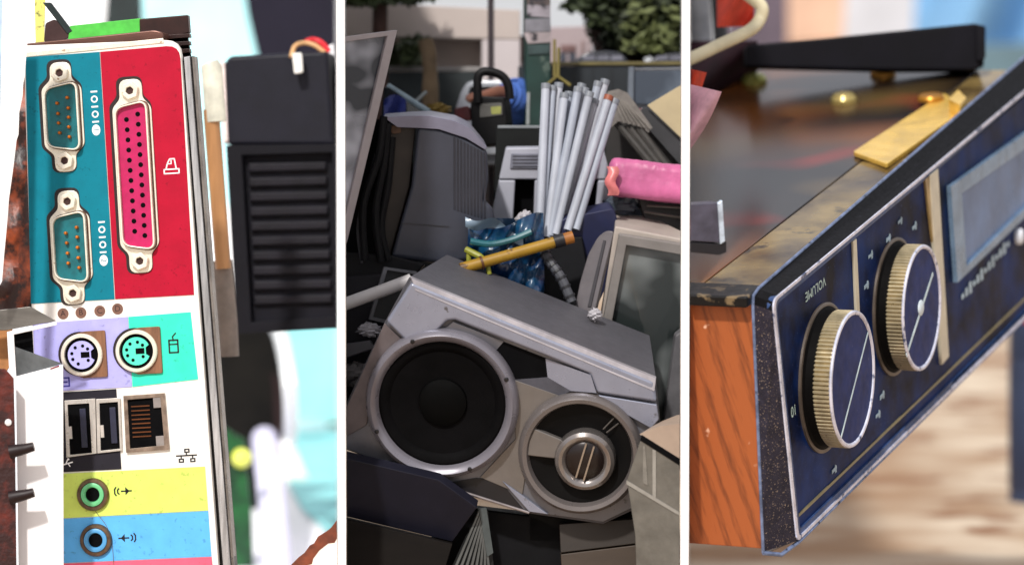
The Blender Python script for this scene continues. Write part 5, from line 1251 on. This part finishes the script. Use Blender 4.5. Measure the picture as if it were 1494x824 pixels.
# cloths and hose at the top left
def cloth(name, fn, mat, label, cat):
    return solo(name, MB().grid(fn, 22, 22), mat, label, cat, sharp=70)
pinkc = M('pale_pink_cloth', (222, 172, 186), .85, var=.15, scale=40, bump=.5, bscale=300)
ptri = [(985, 118), (1052, 132), (1060, 142), (985, 250)]
def pinkcloth(a, b):
    u = 985 + (68 - 56 * b) * a + (6 * math.sin(b * 3)); v = 118 + 16 * a + b * (112 - 16 * a) 
    return W(u, v, 5.2 + .03 * math.sin(a * 5 + b * 3))
cloth('pink_cloth', pinkcloth, pinkc, 'pale pink cloth corner over the left of the radio deck', 'cloth')
cloth('red_cloth', lambda a, b: W(985 + (46 - 8 * b) * a, 96 + 26 * b + 10 * a, 5.3 + .04 * math.sin(a * 7)), M('orange_red_cloth', (206, 62, 30), .8, var=.25, scale=40, bump=.4, bscale=200), 'orange red cloth just above the pink cloth corner', 'cloth')
cloth('red_flag', lambda a, b: W(1046 + 54 * a, -30 + 70 * b * (1 - .25 * a) + 16 * a, 5.75 + .03 * math.sin(a * 6 + b * 4)), M('red_flag_cloth', (214, 74, 52), .8, var=.25, scale=20), 'bright red cloth inside the loop of the cream hose', 'cloth')
cloth('dark_red_cloth', lambda a, b: W(985 + 120 * a, 60 + 120 * b, 6.1 + .05 * math.sin(a * 5 + b * 6)), M('dark_wine_cloth', (52, 20, 32), .8, var=.5, scale=14), 'dark wine coloured cloth behind the cream hose', 'cloth')
solo('cream_hose', MB().tube(smooth_path([W(980, 96, 5.5), W(1012, 84, 5.52), W(1050, 66, 5.55), W(1092, 46, 5.58), W(1108, 30, 5.6), W(1112, 12, 5.6), W(1100, 0, 5.6), W(1084, -12, 5.6), W(1060, -30, 5.6)], 8), .0105, 14), M('cream_hose', (222, 212, 178), .45, var=.1), 'thick cream hose looping over the left end of the radio', 'hose')
solo('grey_pipe', MB().tube([W(1018, -40, 6.3), W(1024, 70, 6.3)], .02, 14), M('grey_pipe', (140, 142, 146), .4, .3), 'grey pipe standing at the top left beyond the cream hose', 'pipe')
solo('dark_pipe', MB().tube([W(1044, -40, 6.4), W(1052, 60, 6.4)], .014, 14), M('dark_pipe', (48, 52, 56), .45), 'dark pipe standing beside the grey pipe', 'pipe')

# background of the radio picture
solo('peach_crate', MB().pxprism(Fr(1190, 30, 16.0), [(1142, -60), (1236, -60), (1230, 60), (1142, 66)], -120, 0), M('peach_wood', (214, 176, 150), .7, var=.12, scale=5), 'pale peach crate far behind the black bar', 'crate', bev=6)
solo('mauve_board', MB().pxprism(Fr(1120, 30, 15.0), [(1060, -60), (1150, -60), (1150, 120), (1060, 120)], -60, 0), M('mauve_board', (92, 80, 92), .7, var=.2, scale=6), 'mauve grey board left of the peach crate', 'board', bev=6)
solo('pale_grey_sheet', MB().pxprism(Fr(1290, 30, 17.0), [(1225, -80), (1340, -80), (1330, 120), (1225, 120)], -40, 0), M('pale_grey_sheet', (196, 198, 204), .7, var=.08, scale=4), 'pale grey sheet far behind the middle of the black bar', 'sheet', bev=6)
solo('blue_tarpaulin', MB().grid(lambda a, b: W(1320 + 260 * a, -90 + 260 * b, 18 + .25 * math.sin(a * 9 + b * 3)), 24, 16), M('light_blue_tarpaulin', (120, 168, 208), .6, var=.12, scale=3), 'light blue tarpaulin hanging far behind the right end of the radio', 'tarpaulin')
solo('grey_teal_bin', MB().pxprism(Fr(1470, 120, 14.5), [(1425, 66), (1560, 60), (1560, 260), (1425, 260)], -100, 0), M('grey_teal_bin', (92, 118, 128), .6, var=.15, scale=5), 'grey teal bin behind the right end of the black bar', 'bin', bev=8)
solo('navy_drum', MB().lathe(Fr(1520, 620, 8.2, pitch=90), 0, 0, [(1, -160), (46, -160), (48, -100), (46, -96), (48, -90), (48, 90), (46, 96), (48, 102), (46, 190), (1, 190)], 32), M('navy_drum', (38, 50, 76), .5, var=.2, scale=6), 'dark navy drum at the lower right edge', 'drum')
solo('red_can', MB().lathe(Fr(1498, 425, 7.6, pitch=90), 0, 0, [(1, -45), (20, -44), (21, -40), (21, 40), (20, 44), (1, 45)], 24), M('red_can', (196, 30, 44), .4, var=.1), 'red can standing above the navy drum', 'can')

# ------------------------------------------------------------------ things end where the partition boards stand
def cut(o, off, plane_no, plane_co):
    me = o.data
    d = [(v.co + off - plane_co).dot(plane_no) for v in me.vertices]
    if not d or max(d) <= 0: return
    if me.users > 1:
        me = o.data = me.copy()
    bm = bmesh.new(); bm.from_mesh(me)
    r = bmesh.ops.bisect_plane(bm, geom=bm.verts[:] + bm.edges[:] + bm.faces[:], plane_co=plane_co - off, plane_no=plane_no, clear_outer=True)
    bm.to_mesh(me); bm.free()

def descend(o):
    for c in o.children:
        yield c
        yield from descend(c)

for root, bay in ROOTS:
    meshes = ([root] if root.type == 'MESH' else []) + [c for c in descend(root) if c.type == 'MESH']
    off = Vector(root['_loc']) if '_loc' in root else Vector((0, 0, 0))
    n0, h0 = PLANES[0]; n1, h1 = PLANES[1]
    for o in meshes:
        if bay == 1: cut(o, off, n0, -n0 * h0)
        if bay == 2: cut(o, off, -n0, n0 * h0); cut(o, off, n1, -n1 * h1)
        if bay == 3: cut(o, off, -n1, n1 * h1)
for o in list(scene.objects):
    if o.type == 'MESH' and len(o.data.polygons) == 0 and not o.modifiers.get('skin'):
        bpy.data.objects.remove(o)
# origins to the base of each thing
for root, bay in ROOTS:
    ms = [c for c in descend(root) if c.type == 'MESH'] if root.type == 'EMPTY' else [root]
    off = Vector(root['_loc']) if '_loc' in root else Vector((0, 0, 0))
    pts = [v.co + off for o in ms for v in o.data.vertices]
    if not pts: continue
    lo = Vector([min(p[i] for p in pts) for i in range(3)]); hi = Vector([max(p[i] for p in pts) for i in range(3)])
    base = Vector(((lo.x + hi.x) / 2, (lo.y + hi.y) / 2, lo.z))
    if root.type == 'EMPTY':
        dlt = base - off
        root.location = base
        for c in root.children: c.location = c.location - dlt
        del root['_loc']
    else:
        root.data.transform(Matrix.Translation(-base)); root.location = base
